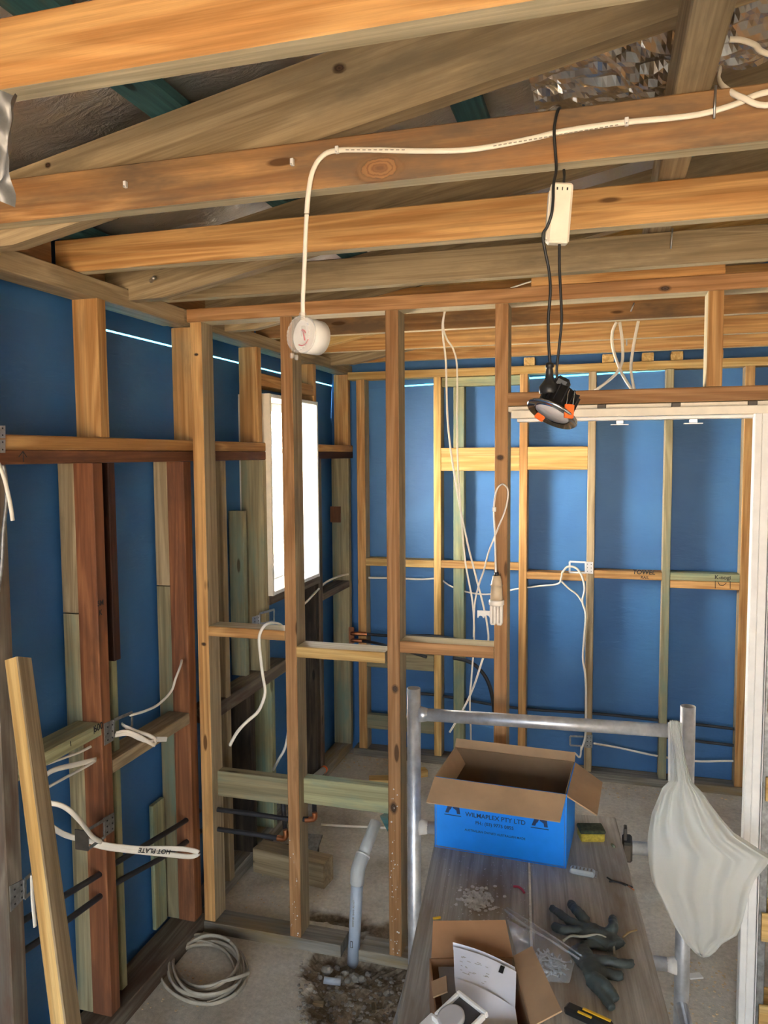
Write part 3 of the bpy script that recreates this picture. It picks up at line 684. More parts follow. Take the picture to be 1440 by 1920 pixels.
# ---------- temporary lamp: downlight, its white driver and black cords
yd = 1.492
dv = at(1049, 402, 'y', yd); h = .108
t = empty('light_driver', (dv.x, yd, dv.z-h/2), 'white plastic lamp driver hanging on black cord in front of joists', 'lamp driver')
Rz = Matrix.Rotation(radians(12), 4, 'Z') @ Matrix.Rotation(radians(4), 4, 'Y')
case = slab('case', dv, (.040, .026, h), 'cream', t, R=Rz, ch=.004)
for dx, w, hh in ((-.009, .0028, .005), (0, .0018, .006), (.009, .0028, .005)):
    slab('terminal_hole', Vector(dv)+Rz @ Vector((dx, -.0128, h*.39)), (w, .001, hh), 'ink', case, R=Rz, ch=0)
slab('case_lid', Vector(dv)+Rz @ Vector((-.0205, .004, -.004)), (.004, .020, .088), 'cream', t, R=Rz, ch=.001)
tube('cord', pts_y([(1057, 318, 1.53), (1058, 332, 1.525), (1056, 352, yd)]), .0026, 'black', t)

ld = at(1036, 774, 'y', yd)
t = empty('downlight', (ld.x, yd, ld.z-.05), 'chrome rimmed black downlight with orange clips dangling on black cords', 'downlight')
ax = Vector((.30, .26, .80)).normalized(); axd = (r2*.45+u2*.82+fwd*.15).normalized()   # back of the lamp, up and right; face tips to the room
ax = axd; ey = ax.cross(Vector((0, 1, 0))).normalized(); ezz = ey.cross(ax)
fm = lambda o: frame_m(Vector(ld)+ax*o, ey, ezz, ax)
lathe('trim_ring', [(.0345, -.004), (.037, -.001), (.0485, -.006), (.0515, -.003), (.0505, .000), (.040, .004), (.0365, .006)], 'chrome', t, fm(0), seg=48, cap=False)
lathe('diffuser', [(.0001, .0005), (.0335, .0005), (.034, .002)], 'lens', t, fm(-.003), seg=36)
lathe('body', [(.036, .002), (.0362, .010), (.030, .012), (.030, .030), (.027, .032), (.027, .048), (.020, .052)], 'black', t, fm(0), seg=32)
for k in range(14):
    a = 2*pi*k/14; slab('cooling_fin', Vector(ld)+ax*.030+ey*(cos(a)*.031)+ezz*(sin(a)*.031), (.008, .0018, .034), 'black', t, R=frame_m(Vector(), ey*cos(a)+ezz*sin(a), ezz*cos(a)-ey*sin(a), ax), ch=0)
def clip_at(px, py, px2, py2, w):
    a, b = at(px, py, 'y', yd-.03), at(px2, py2, 'y', yd-.035); d = (b-a); m = (a+b)/2; ex = d.normalized(); nn = fwd-ex*fwd.dot(ex); nn.normalize()
    o = slab('spring_clip', m, (d.length, w, .006), 'orange', t, R=frame_m(Vector(), ex, nn.cross(ex), nn), ch=.0015); return o, ex, nn
o, ex, nn = clip_at(1068, 758, 1066, 784, .0175)
for s in (-1, 1): tube('clip_spring', [at(1068+s*6, 760, 'y', yd-.03), at(1071+s*6, 738, 'y', yd-.028), at(1073+s*5, 731, 'y', yd-.02)], .0009, 'chrome', o, res=6)
clip_at(1005, 777, 1019, 787, .011)
pq = at(1030, 722, 'y', yd)
lathe('plug', [(.018, -.016), (.019, -.014), (.019, -.003), (.016, .001), (.009, .010), (.0068, .022), (.0072, .024), (.0060, .032), (.0082, .033), (.0075, .040), (.004, .042)], 'black', t, frame_m(Vector(pq), XP, YPX, ZP), seg=24)
tube('plug_pin', [Vector(pq)+Vector((-.004, -.004, -.014)), Vector(pq)+Vector((-.004, -.006, -.030))], .002, 'galv', t, res=8)
slab('socket_block', at(1052, 722, 'y', yd+.01), (.030, .030, .030), 'black', t, R=Matrix.Rotation(.5, 4, 'Y'), ch=.006)
tube('cord', pts_y([(1050, 203, 1.53), (1047, 205, 1.505), (1042, 222, 1.499), (1039, 248, 1.4955), (1041, 280, 1.499), (1043, 318, 1.498), (1038, 345, 1.475), (1037, 375, 1.470), (1034, 402, 1.468), (1026, 425, 1.474), (1018, 440, 1.48), (1022, 470, 1.485), (1029, 505, 1.49), (1032, 545, 1.49), (1028, 600, 1.492), (1029, 650, 1.492), (1032, 686, 1.492)]), .0029, 'black', t)
tube('cord', pts_y([(1049, 452, yd), (1049, 500, yd), (1051, 545, yd), (1053, 600, yd), (1049, 645, yd), (1044, 690, yd), (1045, 718, yd)]), .0026, 'black', t)

# ---------- hanging torn foil close to the left edge
def flap(u, v):
    p = at(-30+54*u+10*v*(1-v), 172+215*v-30*(1-u)*v, 'y', .885); w = .35+.65*(1-v)
    return (p.x-.02*(1-w)*(1-u), p.y+.012*noise.noise(Vector((u*4, v*5, 0)))+.01*sin(u*9+v*4), p.z)
tag(grid('foil_scrap', flap, 14, 26, 'foil_dull'), 'torn strip of silver foil hanging from the nearest joist', 'foil')

# ---------- cables in the wet room and hall
YR = 2.70
cable('thin white cable from the plate hole ending above the scaffold rail', pts_y([(836, 578, 2.665), (830, 605, 2.68), (831, 635, YR), (836, 680, YR), (839, 780, YR), (846, 850, YR), (858, 925, YR), (874, 1007, YR), (892, 1080, YR), (905, 1130, YR), (914, 1175, YR), (915, 1205, YR), (903, 1242, YR), (888, 1288, YR), (868, 1331, YR), (843, 1373, YR)]), r=.0036)
cable('thin white cable from the plate hole running down behind the big box', pts_y([(834, 579, 2.665), (831, 612, 2.68), (838, 636, YR), (850, 655, YR), (857, 692, YR), (857, 800, YR), (859, 880, YR), (866, 985, YR), (873, 1057, YR), (886, 1130, YR), (889, 1195, YR), (884, 1270, YR), (881, 1315, YR), (884, 1410, YR), (884, 1440, YR)]), r=.0034)
for lab, pp in (('left white cable tail hanging above the door head', [(1156, 604), (1148, 625), (1150, 656), (1165, 698), (1184, 730)]), ('middle white cable tail crossing above the door head', [(1162, 604), (1167, 643), (1166, 680), (1152, 704), (1114, 734)]), ('right white cable tail hanging above the door head', [(1197, 602), (1188, 648), (1183, 692), (1189, 730)])):
    cable(lab, pts_y(pp, 3.30), flat=(.006, .004), wide=(1, 0, 0))
# pendant lamp holder with a folded fluorescent tube
pl = at(931, 1104, 'y', 2.528)
t = empty('work_lamp', (pl.x, 2.528, at(931, 1172, 'y', 2.528).z), 'cream lamp holder with white compact fluorescent tube hanging on door stud', 'lamp')
s = 1/508
z0 = lambda py: at(931, py, 'y', 2.528).z-pl.z
lathe('lamp_holder', [(.010, z0(1079)), (.013, z0(1080)), (.0155, z0(1086)), (.017, z0(1090)), (.0185, z0(1096)), (.0215, z0(1097)), (.018, z0(1098)), (.0195, z0(1110)), (.021, z0(1124))], 'bakelite', t, frame_m(Vector((pl.x, 2.528, pl.z)), XP, YPX, ZP), seg=24)
lathe('lamp_base', [(.0225, z0(1124)), (.0255, z0(1126)), (.0255, z0(1133)), (.022, z0(1135))], 'cfl', t, frame_m(Vector((pl.x, 2.528, pl.z)), XP, YPX, ZP), seg=24)
for k, (dx, dy) in enumerate(((-.0105, -.008), (.0105, -.008), (-.0105, .010), (.0105, .010))):
    zb_, zt_ = z0(1169)+pl.z, z0(1133)+pl.z
    tube('lamp_tube', [(pl.x+dx-.0055, 2.528+dy, zt_), (pl.x+dx-.0055, 2.528+dy, zb_+.006), (pl.x+dx-.003, 2.528+dy, zb_+.001), (pl.x+dx+.003, 2.528+dy, zb_+.001), (pl.x+dx+.0055, 2.528+dy, zb_+.006), (pl.x+dx+.0055, 2.528+dy, zt_)], .0048, 'cfl', t, n=4)
lathe('cord_grip', [(.006, z0(1073)), (.008, z0(1074)), (.008, z0(1079)), (.006, z0(1080))], 'black', t, frame_m(Vector((pl.x, 2.528, pl.z)), XP, YPX, ZP), seg=16)
tube('cord', pts_y([(930, 1076, 2.528), (929, 1040, 2.535), (928, 1000, 2.545), (926, 955, 2.550), (931, 920, 2.551), (942, 908, 2.552), (952, 919, 2.550), (949, 950, 2.549), (934, 990, 2.549), (917, 1033, 2.56), (907, 1070, 2.60), (898, 1097, 2.66), (890, 1133, 2.69), (888, 1195, 2.69)]), .0030, 'cable', t)
slab('cord_tie', at(927, 955, 'y', 2.546), (.012, .008, .016), 'cable', t)
tube('hook_nail', [at(942, 909, 'y', 2.545), at(942, 909, 'y', 2.565)], .0018, 'galv', t, res=6)
# white batten-holder clip behind it
p = at(909, 1151, 'y', 2.69)
bm = bmesh.new(); prof = [(-.026, .012), (.026, .012), (.026, -.014), (.018, -.014)]+[(.008+.010*cos(a), -.014+.010*sin(a)) for a in [k*pi/6 for k in range(7)]]+[(-.006, -.014)]+[(-.014+.008*cos(a), -.014+.008*sin(a)) for a in [k*pi/6 for k in range(1, 7)]]+[(-.026, -.014)]
vs = [Vector((p.x+x, 2.685, p.z+z)) for x, z in prof]; k = len(vs)
tag(mesh('mounting_clip', vs+[v+Vector((0, .006, 0)) for v in vs], [list(range(k)), list(range(k, 2*k))]+[[i, (i+1) % k, k+(i+1) % k, k+i] for i in range(k)], 'white_paint'), 'small white notched mounting clip beside the fluorescent lamp', 'clip')
YK = 4.455
cable('straight white cable crossing the blue wrap left of the yellow stud', pts_y([(676, 1083, YK), (740, 1084, YK), (790, 1086, YK), (826, 1084, YK)]), r=.006)
cable('white cable sagging behind the lamp towards the towel bracket', pts_y([(824, 1083, 4.46), (845, 1099, YK), (880, 1111, YK), (920, 1114, YK), (970, 1104, 4.44), (1010, 1099, 4.43), (1045, 1095, 4.40), (1052, 1084, 4.385), (1054, 1072, 4.38)]), r=.005)
cable('white cable looping out of the towel bracket and down the stud', pts_y([(1054, 1074, 4.375), (1064, 1063, 4.37), (1080, 1065, 4.37), (1091, 1080, 4.372), (1096, 1104, 4.378), (1092, 1128, 4.38), (1098, 1152, 4.385), (1095, 1200, 4.388), (1093, 1235, 4.388), (1098, 1272, 4.388), (1099, 1345, 4.39), (1097, 1383, 4.385), (1090, 1406, 4.385)]), r=.006)
cable('short white cable drooping below the towel bracket', pts_y([(1053, 1090, 4.385), (1066, 1103, 4.38), (1082, 1115, 4.38), (1092, 1130, 4.38)]), r=.005)
cable('thin white cable tail under the low bracket behind the big box', pts_y([(1090, 1400, 4.385), (1087, 1420, 4.38), (1075, 1412, 4.37), (1068, 1440, 4.36), (1066, 1458, 4.36)]), r=.005)
cable('white cable running low along the back wall past the bag', pts_y([(1113, 1394, 4.39), (1160, 1402, 4.46), (1230, 1417, 4.45), (1300, 1427, 4.45), (1370, 1427, 4.45), (1430, 1431, 4.45)])+[Vector((1.4, 4.45, .17)), Vector((2.6, 4.45, .16))], r=.006)
cable('black water pipe along the back wall, upper of two', pts_y([(783, 1300, 4.45), (830, 1305, 4.45), (923, 1321, 4.45), (993, 1330, 4.45), (1117, 1338, 4.45), (1233, 1350, 4.45), (1370, 1366, 4.45), (1440, 1376, 4.45)])+[Vector((1.4, 4.45, .30)), Vector((2.6, 4.45, .30))], r=.0085, mat='black_pipe', name='water_pipe', cat='pipe')
cable('black water pipe along the back wall, lower of two', pts_y([(960, 1350, 4.45), (1117, 1363, 4.45), (1233, 1380, 4.45), (1310, 1390, 4.45), (1370, 1397, 4.45), (1440, 1406, 4.45)])+[Vector((1.4, 4.45, .21)), Vector((2.6, 4.45, .21))], r=.0085, mat='black_pipe', name='water_pipe', cat='pipe')
cable('black pipe curving down behind the door stud', pts_y([(850, 1234, 4.30), (872, 1238, 4.29), (893, 1249, 4.28), (912, 1272, 4.28), (922, 1302, 4.29), (927, 1338, 4.42)]), r=.011, mat='black_pipe', name='water_pipe', cat='pipe')
cable('black pipe leaving the copper saddle, upper of two', pts_y([(680, 1188, 4.385), (730, 1192, 4.385), (800, 1192, 4.385), (835, 1195, 4.385), (872, 1203, 4.385)]), r=.009, mat='black_pipe', name='water_pipe', cat='pipe')
cable('black pipe leaving the copper saddle, lower of two', pts_y([(680, 1202, 4.37), (700, 1205, 4.33), (735, 1213, 4.29), (800, 1232, 4.25)]), r=.009, mat='black_pipe', name='water_pipe', cat='pipe')
t = empty('pipe_saddle', at(672, 1192, 'y', 4.37), 'copper pipe elbows and brown saddle in the far corner', 'pipe fitting')
for py in (1188, 1201):
    tube('elbow', [at(660, py, 'y', 4.40), at(660, py, 'y', 4.375), at(664, py, 'y', 4.37), at(688, py+1, 'y', 4.38)], .012, 'copper', t)
slab('saddle_plate', at(659, 1191, 'y', 4.397), (.035, .008, .10), 'copper_paint', t)

# ---------- steel mounting brackets
def bracket(pl, lab, quad, plate, mat='galv_dull', cat='bracket', ax='y', val=YB-.002, th=.0025, group='steel wall brackets'):
    """flat frame with an opening (quad = outer px corners TL TR BR BL) and a nail plate (px corners)"""
    q = [at(*p, ax, val) for p in quad]; e = empty('mounting_bracket', (q[0]+q[2])/2, lab, cat, group)
    n = Vector((1, 0, 0)) if ax == 'x' else Vector((0, -1, 0))
    w = .010
    for i in range(4):
        a, b = q[i], q[(i+1) % 4]; beam('frame_bar', a+n*.003, b+n*.003, w, .003, mat, e, side=(q[3]-q[0]) if i % 2 == 0 else (q[1]-q[0]), ch=.0005)
    pq = [at(*p, ax, val) for p in plate]; sheet('nail_plate', [v+n*.001 for v in pq], mat, e, thick=th)
    cx = sum(pq, Vector())/4
    for u in (.25, .75):
        for v in (.2, .5, .8):
            pt = pq[0].lerp(pq[1], u).lerp(pq[3].lerp(pq[2], u), v)+n*.0042
            slab('nail_hole', pt, (.002, .004, .004) if ax == 'x' else (.004, .002, .004), 'ink', e, ch=0)
    return e
bracket(None, 'white square cable bracket beside the towel rail noggin', [(1068, 1053), (1098, 1054), (1098, 1074), (1068, 1073)], [(1098, 1053), (1112, 1054), (1112, 1076), (1098, 1075)], mat='white_paint')
bracket(None, 'grey square cable bracket low on the back wall above the box', [(1069, 1380), (1098, 1381), (1098, 1399), (1069, 1397)], [(1098, 1378), (1111, 1378), (1111, 1402), (1098, 1402)])
XK = XL+.001
bracket(None, 'steel bracket with cable bundle on the red stud, beside writing', [(212, 1350), (246, 1336), (246, 1362), (212, 1380)], [(195, 1357), (213, 1349), (213, 1388), (196, 1398)], ax='x', val=XK)
bracket(None, 'steel bracket on the red stud holding the marked loop cable', [(163, 1556), (196, 1536), (196, 1568), (163, 1592)], [(194, 1534), (214, 1523), (214, 1557), (194, 1571)], ax='x', val=XK)
pb = at(153, 1575, 'x', XK+.02); slab('bracket_wing', pb, (.045, .004, .062), 'steel_dark', bpy.data.objects['mounting_bracket.003'], ch=.001)
bracket(None, 'rusty steel bracket on the weathered stud at the left edge', [(45, 1649), (62, 1634), (62, 1668), (45, 1684)], [(18, 1662), (44, 1648), (45, 1684), (20, 1710)], ax='x', val=XK)
bracket(None, 'shiny steel bracket on the pale stud left of the window', [(486, 1150), (513, 1143), (513, 1165), (486, 1170)], [(473, 1157), (486, 1153), (486, 1173), (473, 1176)], ax='x', val=XK, mat='galv')
e = empty('nail_plate', at(5, 835, 'x', XK), 'steel nail plates on the rail at the left edge', 'nail plate')
for a, b in ((798, 822), (824, 849)):
    pl_ = sheet('plate', [at(-14, a, 'x', XK), at(9, a, 'x', XK), at(9, b, 'x', XK), at(-14, b, 'x', XK)], 'galv', e, thick=-.002)
    for py in (a+5, b-6): slab('nail_hole', at(5, py, 'x', XK+.0022), (.001, .004, .004), 'ink', pl_, ch=0)

# ---------- cables and pipes on the left wall
cable('grey cable curling from the red stud to the steel bracket', pts_x([(341, 1238, -1.50), (338, 1250, -1.478), (329, 1273, -1.47), (321, 1296, -1.47), (298, 1320, -1.475), (272, 1333, -1.48), (244, 1341, -1.487)]), r=.0045)
t = empty('cable_bundle', at(255, 1378, 'x', -1.44), 'looped white cable bundle taped at its end on the bracket', 'cable')
for pp in ([(229, 1358, -1.50), (236, 1363, -1.47), (254, 1371, -1.45), (277, 1378, -1.43), (290, 1386, -1.42), (291, 1393, -1.42), (286, 1397, -1.42)], [(218, 1375, -1.475), (230, 1372, -1.465), (245, 1373, -1.45), (262, 1381, -1.435), (280, 1392, -1.42), (290, 1397, -1.42)], [(216, 1379, -1.475), (240, 1376, -1.455), (262, 1385, -1.435), (281, 1391, -1.42), (287, 1388, -1.42)]):
    tube('core', pts_x(pp), .004, 'cable', t, flat=(.0065, .0035), wide=(0, 0, 1))
beam('tape', at(293, 1386, 'x', -1.42), at(312, 1386, 'x', -1.42), .005, .016, 'white_paint', t, side=(1, 0, 0))
cable('grey cable just under the green noggin on the left', pts_x([(66, 1440), (90, 1432), (120, 1421), (150, 1410), (170, 1400)], -1.50), r=.004)
cable('flat grey cable pair entering the red stud, upper', pts_x([(70, 1470), (84, 1455), (103, 1443), (140, 1434), (180, 1424)], -1.495), flat=(.008, .003), wide=(0, 0, 1), r=.005)
cable('grey cable entering the red stud, lower', pts_x([(70, 1488), (90, 1476), (130, 1454), (160, 1438), (178, 1427)], -1.492), r=.0042)
cable('white cable arching into the marked loop cable', pts_x([(70, 1504, -1.50), (87, 1505, -1.49), (111, 1509, -1.47), (131, 1520, -1.45), (149, 1538, -1.44), (163, 1556, -1.44), (176, 1571, -1.44), (190, 1578, -1.44)]), r=.005, flat=(.0075, .004), wide=(0, 0, 1))
def ymix(px): return 1.86+(px-95)/277*.36
loop = [(80, 1540), (95, 1549), (117, 1563), (140, 1571), (169, 1577), (204, 1585), (262, 1591), (321, 1590.5), (358, 1594), (372, 1600), (358, 1606), (321, 1603), (262, 1597), (204, 1590), (172, 1582)]
hp = cable('white loop cable with hand lettering sticking out over the pipes', [at(px, py, 'y', ymix(px)) for px, py in loop], flat=(.0085, .003), wide=(0, 0, 1))
mid = at(290, 1595.5, 'y', ymix(290)-.006); d = (at(321, 1597, 'y', ymix(321))-at(262, 1593.5, 'y', ymix(262))).normalized()
exx = -d; eyy = -(ZP-d*d.z).normalized(); text('marker_writing', 'HOT PLATE', .021, frame_m(mid, exx, eyy, exx.cross(eyy)), 'ink', hp)
cable('white flat cable hanging behind the leaning board', pts_x([(60, 1640), (61, 1680), (66, 1737)], -1.465), flat=(.007, .003), wide=(0, 1, 0))
cable('thick cream cable tail hanging at the left edge', pts_x([(-14, 850), (-4, 868), (6, 890), (15, 925), (20, 950), (24, 976)], -1.43), flat=(.0062, .004), wide=(0, 1, 0))
cable('dark grey cable running down at the left edge', pts_x([(6, 872), (11, 900), (12, 940), (6, 1000), (3, 1060), (-4, 1110)], -1.47), r=.005, mat='galv_dull')
for k, (z, w) in enumerate(((0, 'upper'), (1, 'lower'))):
    p = [[(40, 1728), (73, 1708), (123, 1678), (192, 1636), (222, 1615), (290, 1574), (349, 1538)], [(40, 1786), (73, 1764), (123, 1728), (192, 1677), (222, 1653), (300, 1610), (352, 1577)]][k]
    a, b = at(*p[0], 'x', -1.515), at(*p[-1], 'x', -1.515)
    cable('black water pipe through the left wall studs, %s of two' % w, [at(q[0], q[1], 'x', -1.515) for q in p]+[b+Vector((0, .10, -.008))], r=.0095, mat='black_pipe', name='water_pipe', cat='pipe')
for k, (pp, w) in enumerate((([(398, 1516), (410, 1518), (480, 1527), (537, 1535), (583, 1536)], 'upper'), ([(398, 1552), (412, 1555), (480, 1565), (534, 1573)], 'lower'))):
    cable('black water pipe through the partition studs, %s of two' % w, pts_y(pp, 2.60), r=.0095, mat='black_pipe', name='water_pipe', cat='pipe')
t = empty('pipe_elbow', at(588, 1536, 'y', 2.60), 'copper elbow and upright black pipe right of the second stud', 'pipe fitting')
tube('elbow', pts_y([(573, 1537), (586, 1536), (590, 1532), (590, 1524)], 2.60), .011, 'copper', t)
tube('riser', pts_y([(590, 1526), (588, 1480)], 2.66), .0095, 'black_pipe', t)
t = empty('pipe_elbow', at(534, 1573, 'y', 2.60), 'copper elbow and upright black pipe left of the second stud', 'pipe fitting')
tube('elbow', pts_y([(520, 1571), (532, 1572), (536, 1566), (535, 1556)], 2.60), .011, 'copper', t)
tube('riser', pts_y([(535, 1558), (530, 1500)], 2.66), .0095, 'black_pipe', t)
t = empty('pipe_stub', at(600, 1450, 'x', -1.42), 'grey pipe stub with orange end cap behind the partition', 'pipe')
a, b = at(548, 1494, 'x', -1.484), at(606, 1444, 'x', -1.484); tube('stub', [a, b], .018, 'pvc_joint', t, res=14); d = (b-a).normalized(); tube('end_cap', [b, b+d*.02], .0205, 'orange', t, res=14)
cable('cream cable draped over the left partition noggin', pts_y([(530, 1176, 2.70), (524, 1170, 2.64), (512, 1168, 2.60), (499, 1171, 2.565), (490, 1182, 2.553), (486, 1199, 2.550), (489, 1237, 2.545), (493, 1268, 2.54), (497, 1293, 2.54), (494, 1312, 2.53), (483, 1335, 2.52), (462, 1354, 2.51), (444, 1374, 2.50), (431, 1398, 2.50)]), flat=(.0062, .0045), wide=(1, 0, 0))
cable('short cream cable tail behind the second partition stud', pts_y([(548, 1215, 2.656), (547, 1300, 2.70), (537, 1392, 2.80), (522, 1425, 2.80), (512, 1444, 2.80)]), r=.0055)
cable('white cable along the noggin right of the window', pts_x([(560, 1140), (575, 1128), (590, 1112), (607, 1095), (622, 1086), (640, 1079), (657, 1076)], -1.50), r=.006)

# ---------- leaning board, coil of cable, offcuts, drain pipe
T, B = at(34, 1236, 'x', -1.455), at(208, 2560, 'z', .0)
view = Vector((B.x+T.x, B.y+T.y, 0)).normalized(); sd = (Vector((view.y, -view.x, 0))*.80-view*.60)
ln = beam('leaning_board', B+Vector((0, 0, .012)), T, .038, .060, 'pine_yellow', None, side=sd)
ln.data.materials.append(M['pine_grey'])
for p in ln.data.polygons: p.material_index = 1 if abs(p.normal.y) > .5 else 0
tag(ln, 'pale sawn timber board leaning against the left wall', 'timber board')
cc = at(385, 1820, 'z', .012); t = empty('cable_coil', (cc.x, cc.y, 0), 'coil of dirty white cable lying on the concrete floor', 'cable coil')
pc = [at(385+75*cos(a), 1822+64*sin(a), 'z', .012) for a in [2*pi*k/40 for k in range(41)]]
for k in range(9):
    sc = 1-.030*k*(1 if k % 2 else .75); ox, oy = .012*sin(k*2.3), .012*cos(k*1.7)
    pts = []
    for i in range(37):
        a = 2*pi*i/36+k*.7; p = at(385+75*sc*cos(a), 1822+62*sc*sin(a), 'z', .008)
        pts.append((p.x+ox+.006*sin(3*a+k), p.y+oy+.006*cos(2*a+k), .007+.0055*k*(.6+.4*sin(a+k))))
    tube('cable_turn', pts, .006, 'cable_old', t, n=3, flat=(.0075, .0045), wide=(0, 0, 1))
p = at(420, 1860, 'z', .02); tube('cable_turn', [(p.x-.075, p.y-.005, .03), (p.x-.02, p.y+.01, .045), (p.x+.03, p.y+.05, .045), (p.x+.045, p.y+.10, .03)], .006, 'cable_old', t, flat=(.0075, .0045), wide=(0, 0, 1))
# drain pipe
pb_, pm, pe = Vector((-.885, 2.607, -.075)), at(671, 1628, 'y', 2.607), at(705, 1541, 'y', 2.74)
t = empty('drain_pipe', (pb_.x, pb_.y, -.07), 'pale blue grey plastic drain pipe rising through the bottom plate', 'pipe')
d1, d2 = (pm-pb_).normalized(), (pe-pm).normalized()
lower = tube('pipe', [pb_, pm-d1*.03], .0225, 'pvc', t, res=20)
el = tube('elbow', [pm-d1*.058, pm-d1*.022, pm-d1*.006+d2*.004, pm+d2*.022, pm+d2*.05], .0265, 'pvc_joint', t, res=20)
tube('pipe', [pm+d2*.02, pe], .0225, 'pvc_joint', t, res=20)
tube('glue_collar', [pm+d2*.046, pm+d2*.052], .028, 'white_paint', el, res=20)
q = pb_.lerp(pm, .42)+Vector((-.004, -.0228, 0)); zz = d1; xx = XP
text('pipe_print', 'DWV 40  SN10  AS NZS 1260', .010, frame_m(pb_.lerp(pm, .62)+Vector((-.002, -.0229, 0)), zz, Vector((-1, 0, 0)), YPX*-1), 'grey_ink', lower)
slab('pipe_mark', pb_.lerp(pm, .28)+Vector((-.003, -.0226, 0)), (.009, .001, .026), 'steel_dark', lower, ch=0)
slab('pipe_mark', pb_.lerp(pm, .28)+Vector((-.003, -.0230, 0)), (.005, .001, .021), 'pvc', lower, ch=0)
tag(sheet('green_sheet', [at(712, 1530, 'y', 2.75), at(727, 1522, 'y', 2.75), at(727, 1560, 'y', 2.75)], M['teal'], None, thick=.004), 'scrap of teal plastic sheet behind the drain pipe', 'plastic sheet')
cable('white cable lying straight on the wet room floor', [at(602, 1546, 'z', .01), at(650, 1549, 'z', .01), at(700, 1551, 'z', .012), at(740, 1553, 'z', .012)], r=.006)
a, b = Vector((-1.475, 3.045, .055)), Vector((-1.125, 3.0, .055))
tag(beam('timber_offcut', a, b, .09, .11, 'pine_grey', None, side=(.1, 1, 0)), 'big dusty timber offcut lying in the wet room', 'timber offcut')
tag(beam('timber_offcut', (-1.44, 3.15, .02), (-1.25, 3.20, .02), .09, .04, 'dark_wood', None), 'flat dark timber offcut behind the big dusty offcut', 'timber offcut')
tag(sheet('tile_piece', [at(572, 1602, 'z', .03), at(592, 1605, 'z', .03), at(605, 1567, 'z', .075), at(578, 1565, 'z', .075)], 'galv_dull', None, .008), 'grey tile piece tilted on the wet room floor', 'tile')
p = at(712, 1466, 'z', .02); tag(slab('timber_offcut', (p.x, p.y, .022), (.12, .07, .044), M['pine_yellow'], rz=.3), 'small yellow timber block beside the third partition stud', 'timber offcut')
p = at(792, 1445, 'z', .03); tag(slab('timber_offcut', (p.x, p.y, .02), (.05, .05, .04), M['pine_yellow'], rz=.6), 'tiny pale block on the floor right of the scaffold post', 'timber offcut')

# ---------- stones, rubble and sawdust
for k, (px, py, r) in enumerate([(614, 1818, .022), (632, 1815, .012), (646, 1826, .015), (660, 1822, .013), (636, 1836, .017), (664, 1832, .020), (652, 1838, .013), (678, 1836, .016), (684, 1846, .012), (600, 1832, .010), (726, 1862, .014), (712, 1864, .010), (620, 1846, .012), (690, 1826, .012)]):
    z = -.058; p = at(px, py, 'z', z); zf = pit_depth(p.x, p.y)
    p = at(px, py, 'z', zf+r*.5); vs, fs = rock_data((p.x, p.y, zf+r*.45), r, .8, 2)
    tag(mesh('stone', vs, fs, 'stone', None, smooth=False), 'grey stone in the dug-out soil at the drain pipe', 'stone', 'stones around the drain pipe')
p = at(622, 1848, 'z', -.05); tag(tube('pipe_offcut', [(p.x-.03, p.y, -.035), (p.x+.03, p.y+.012, -.04)], .012, 'pvc', None, res=14), 'short pale pipe offcut lying in the dug-out soil', 'pipe offcut')
for px, py, a in ((596, 1879, .1), (701, 1886, 1.9)):
    p = at(px, py, 'z', -.03); zf = pit_depth(p.x, p.y)
    tag(slab('wood_chip', (p.x, p.y, zf+.012), (.042, .017, .012), M['pine_grey'], rz=a), 'small timber chip on the soil %s' % ('at its left edge' if px < 650 else 'in front of the drain pipe'), 'wood chip')
def crumbs(name, spots, rr, mat, label, cat, zf=lambda x, y: 0, flat=.6):
    V, F = join([rock_data((x, y, zf(x, y)+r*flat*.5), r, flat, 1) for (x, y), r in spots])
    return tag(mesh(name, V, F, mat), label, cat, kind='stuff')
def scatter(n, px0, px1, py0, py1, r0, r1, z=0):
    out = []
    for _ in range(n):
        p = at(random.uniform(px0, px1), random.uniform(py0, py1), 'z', z); out.append(((p.x, p.y), random.uniform(r0, r1)))
    return out
crumbs('rubble', scatter(420, 560, 790, 1805, 1920, .003, .010), 0, 'stone', 'loose soil crumbs and grit in the dug-out patch', 'rubble', zf=pit_depth)
crumbs('wood_shavings', scatter(90, 640, 735, 1398, 1440, .004, .009), 0, 'chips', 'pale wood shavings scattered in the far wet room corner', 'shavings', flat=.3)
crumbs('floor_debris', scatter(120, 1255, 1400, 1800, 1920, .002, .006)+scatter(60, 1110, 1400, 1478, 1500, .003, .008)+scatter(70, 250, 400, 1800, 1900, .002, .005)+scatter(40, 400, 600, 1640, 1720, .002, .005), 0, 'chips', 'sawdust and grit scattered on the concrete floor', 'debris', flat=.4)
p = at(1303, 1832, 'z', 0); tag(slab('paper_scrap', (p.x, p.y, .004), (.05, .03, .006), M['white_paint'], rz=.4), 'white scrap on the floor right of the scaffold post', 'scrap')

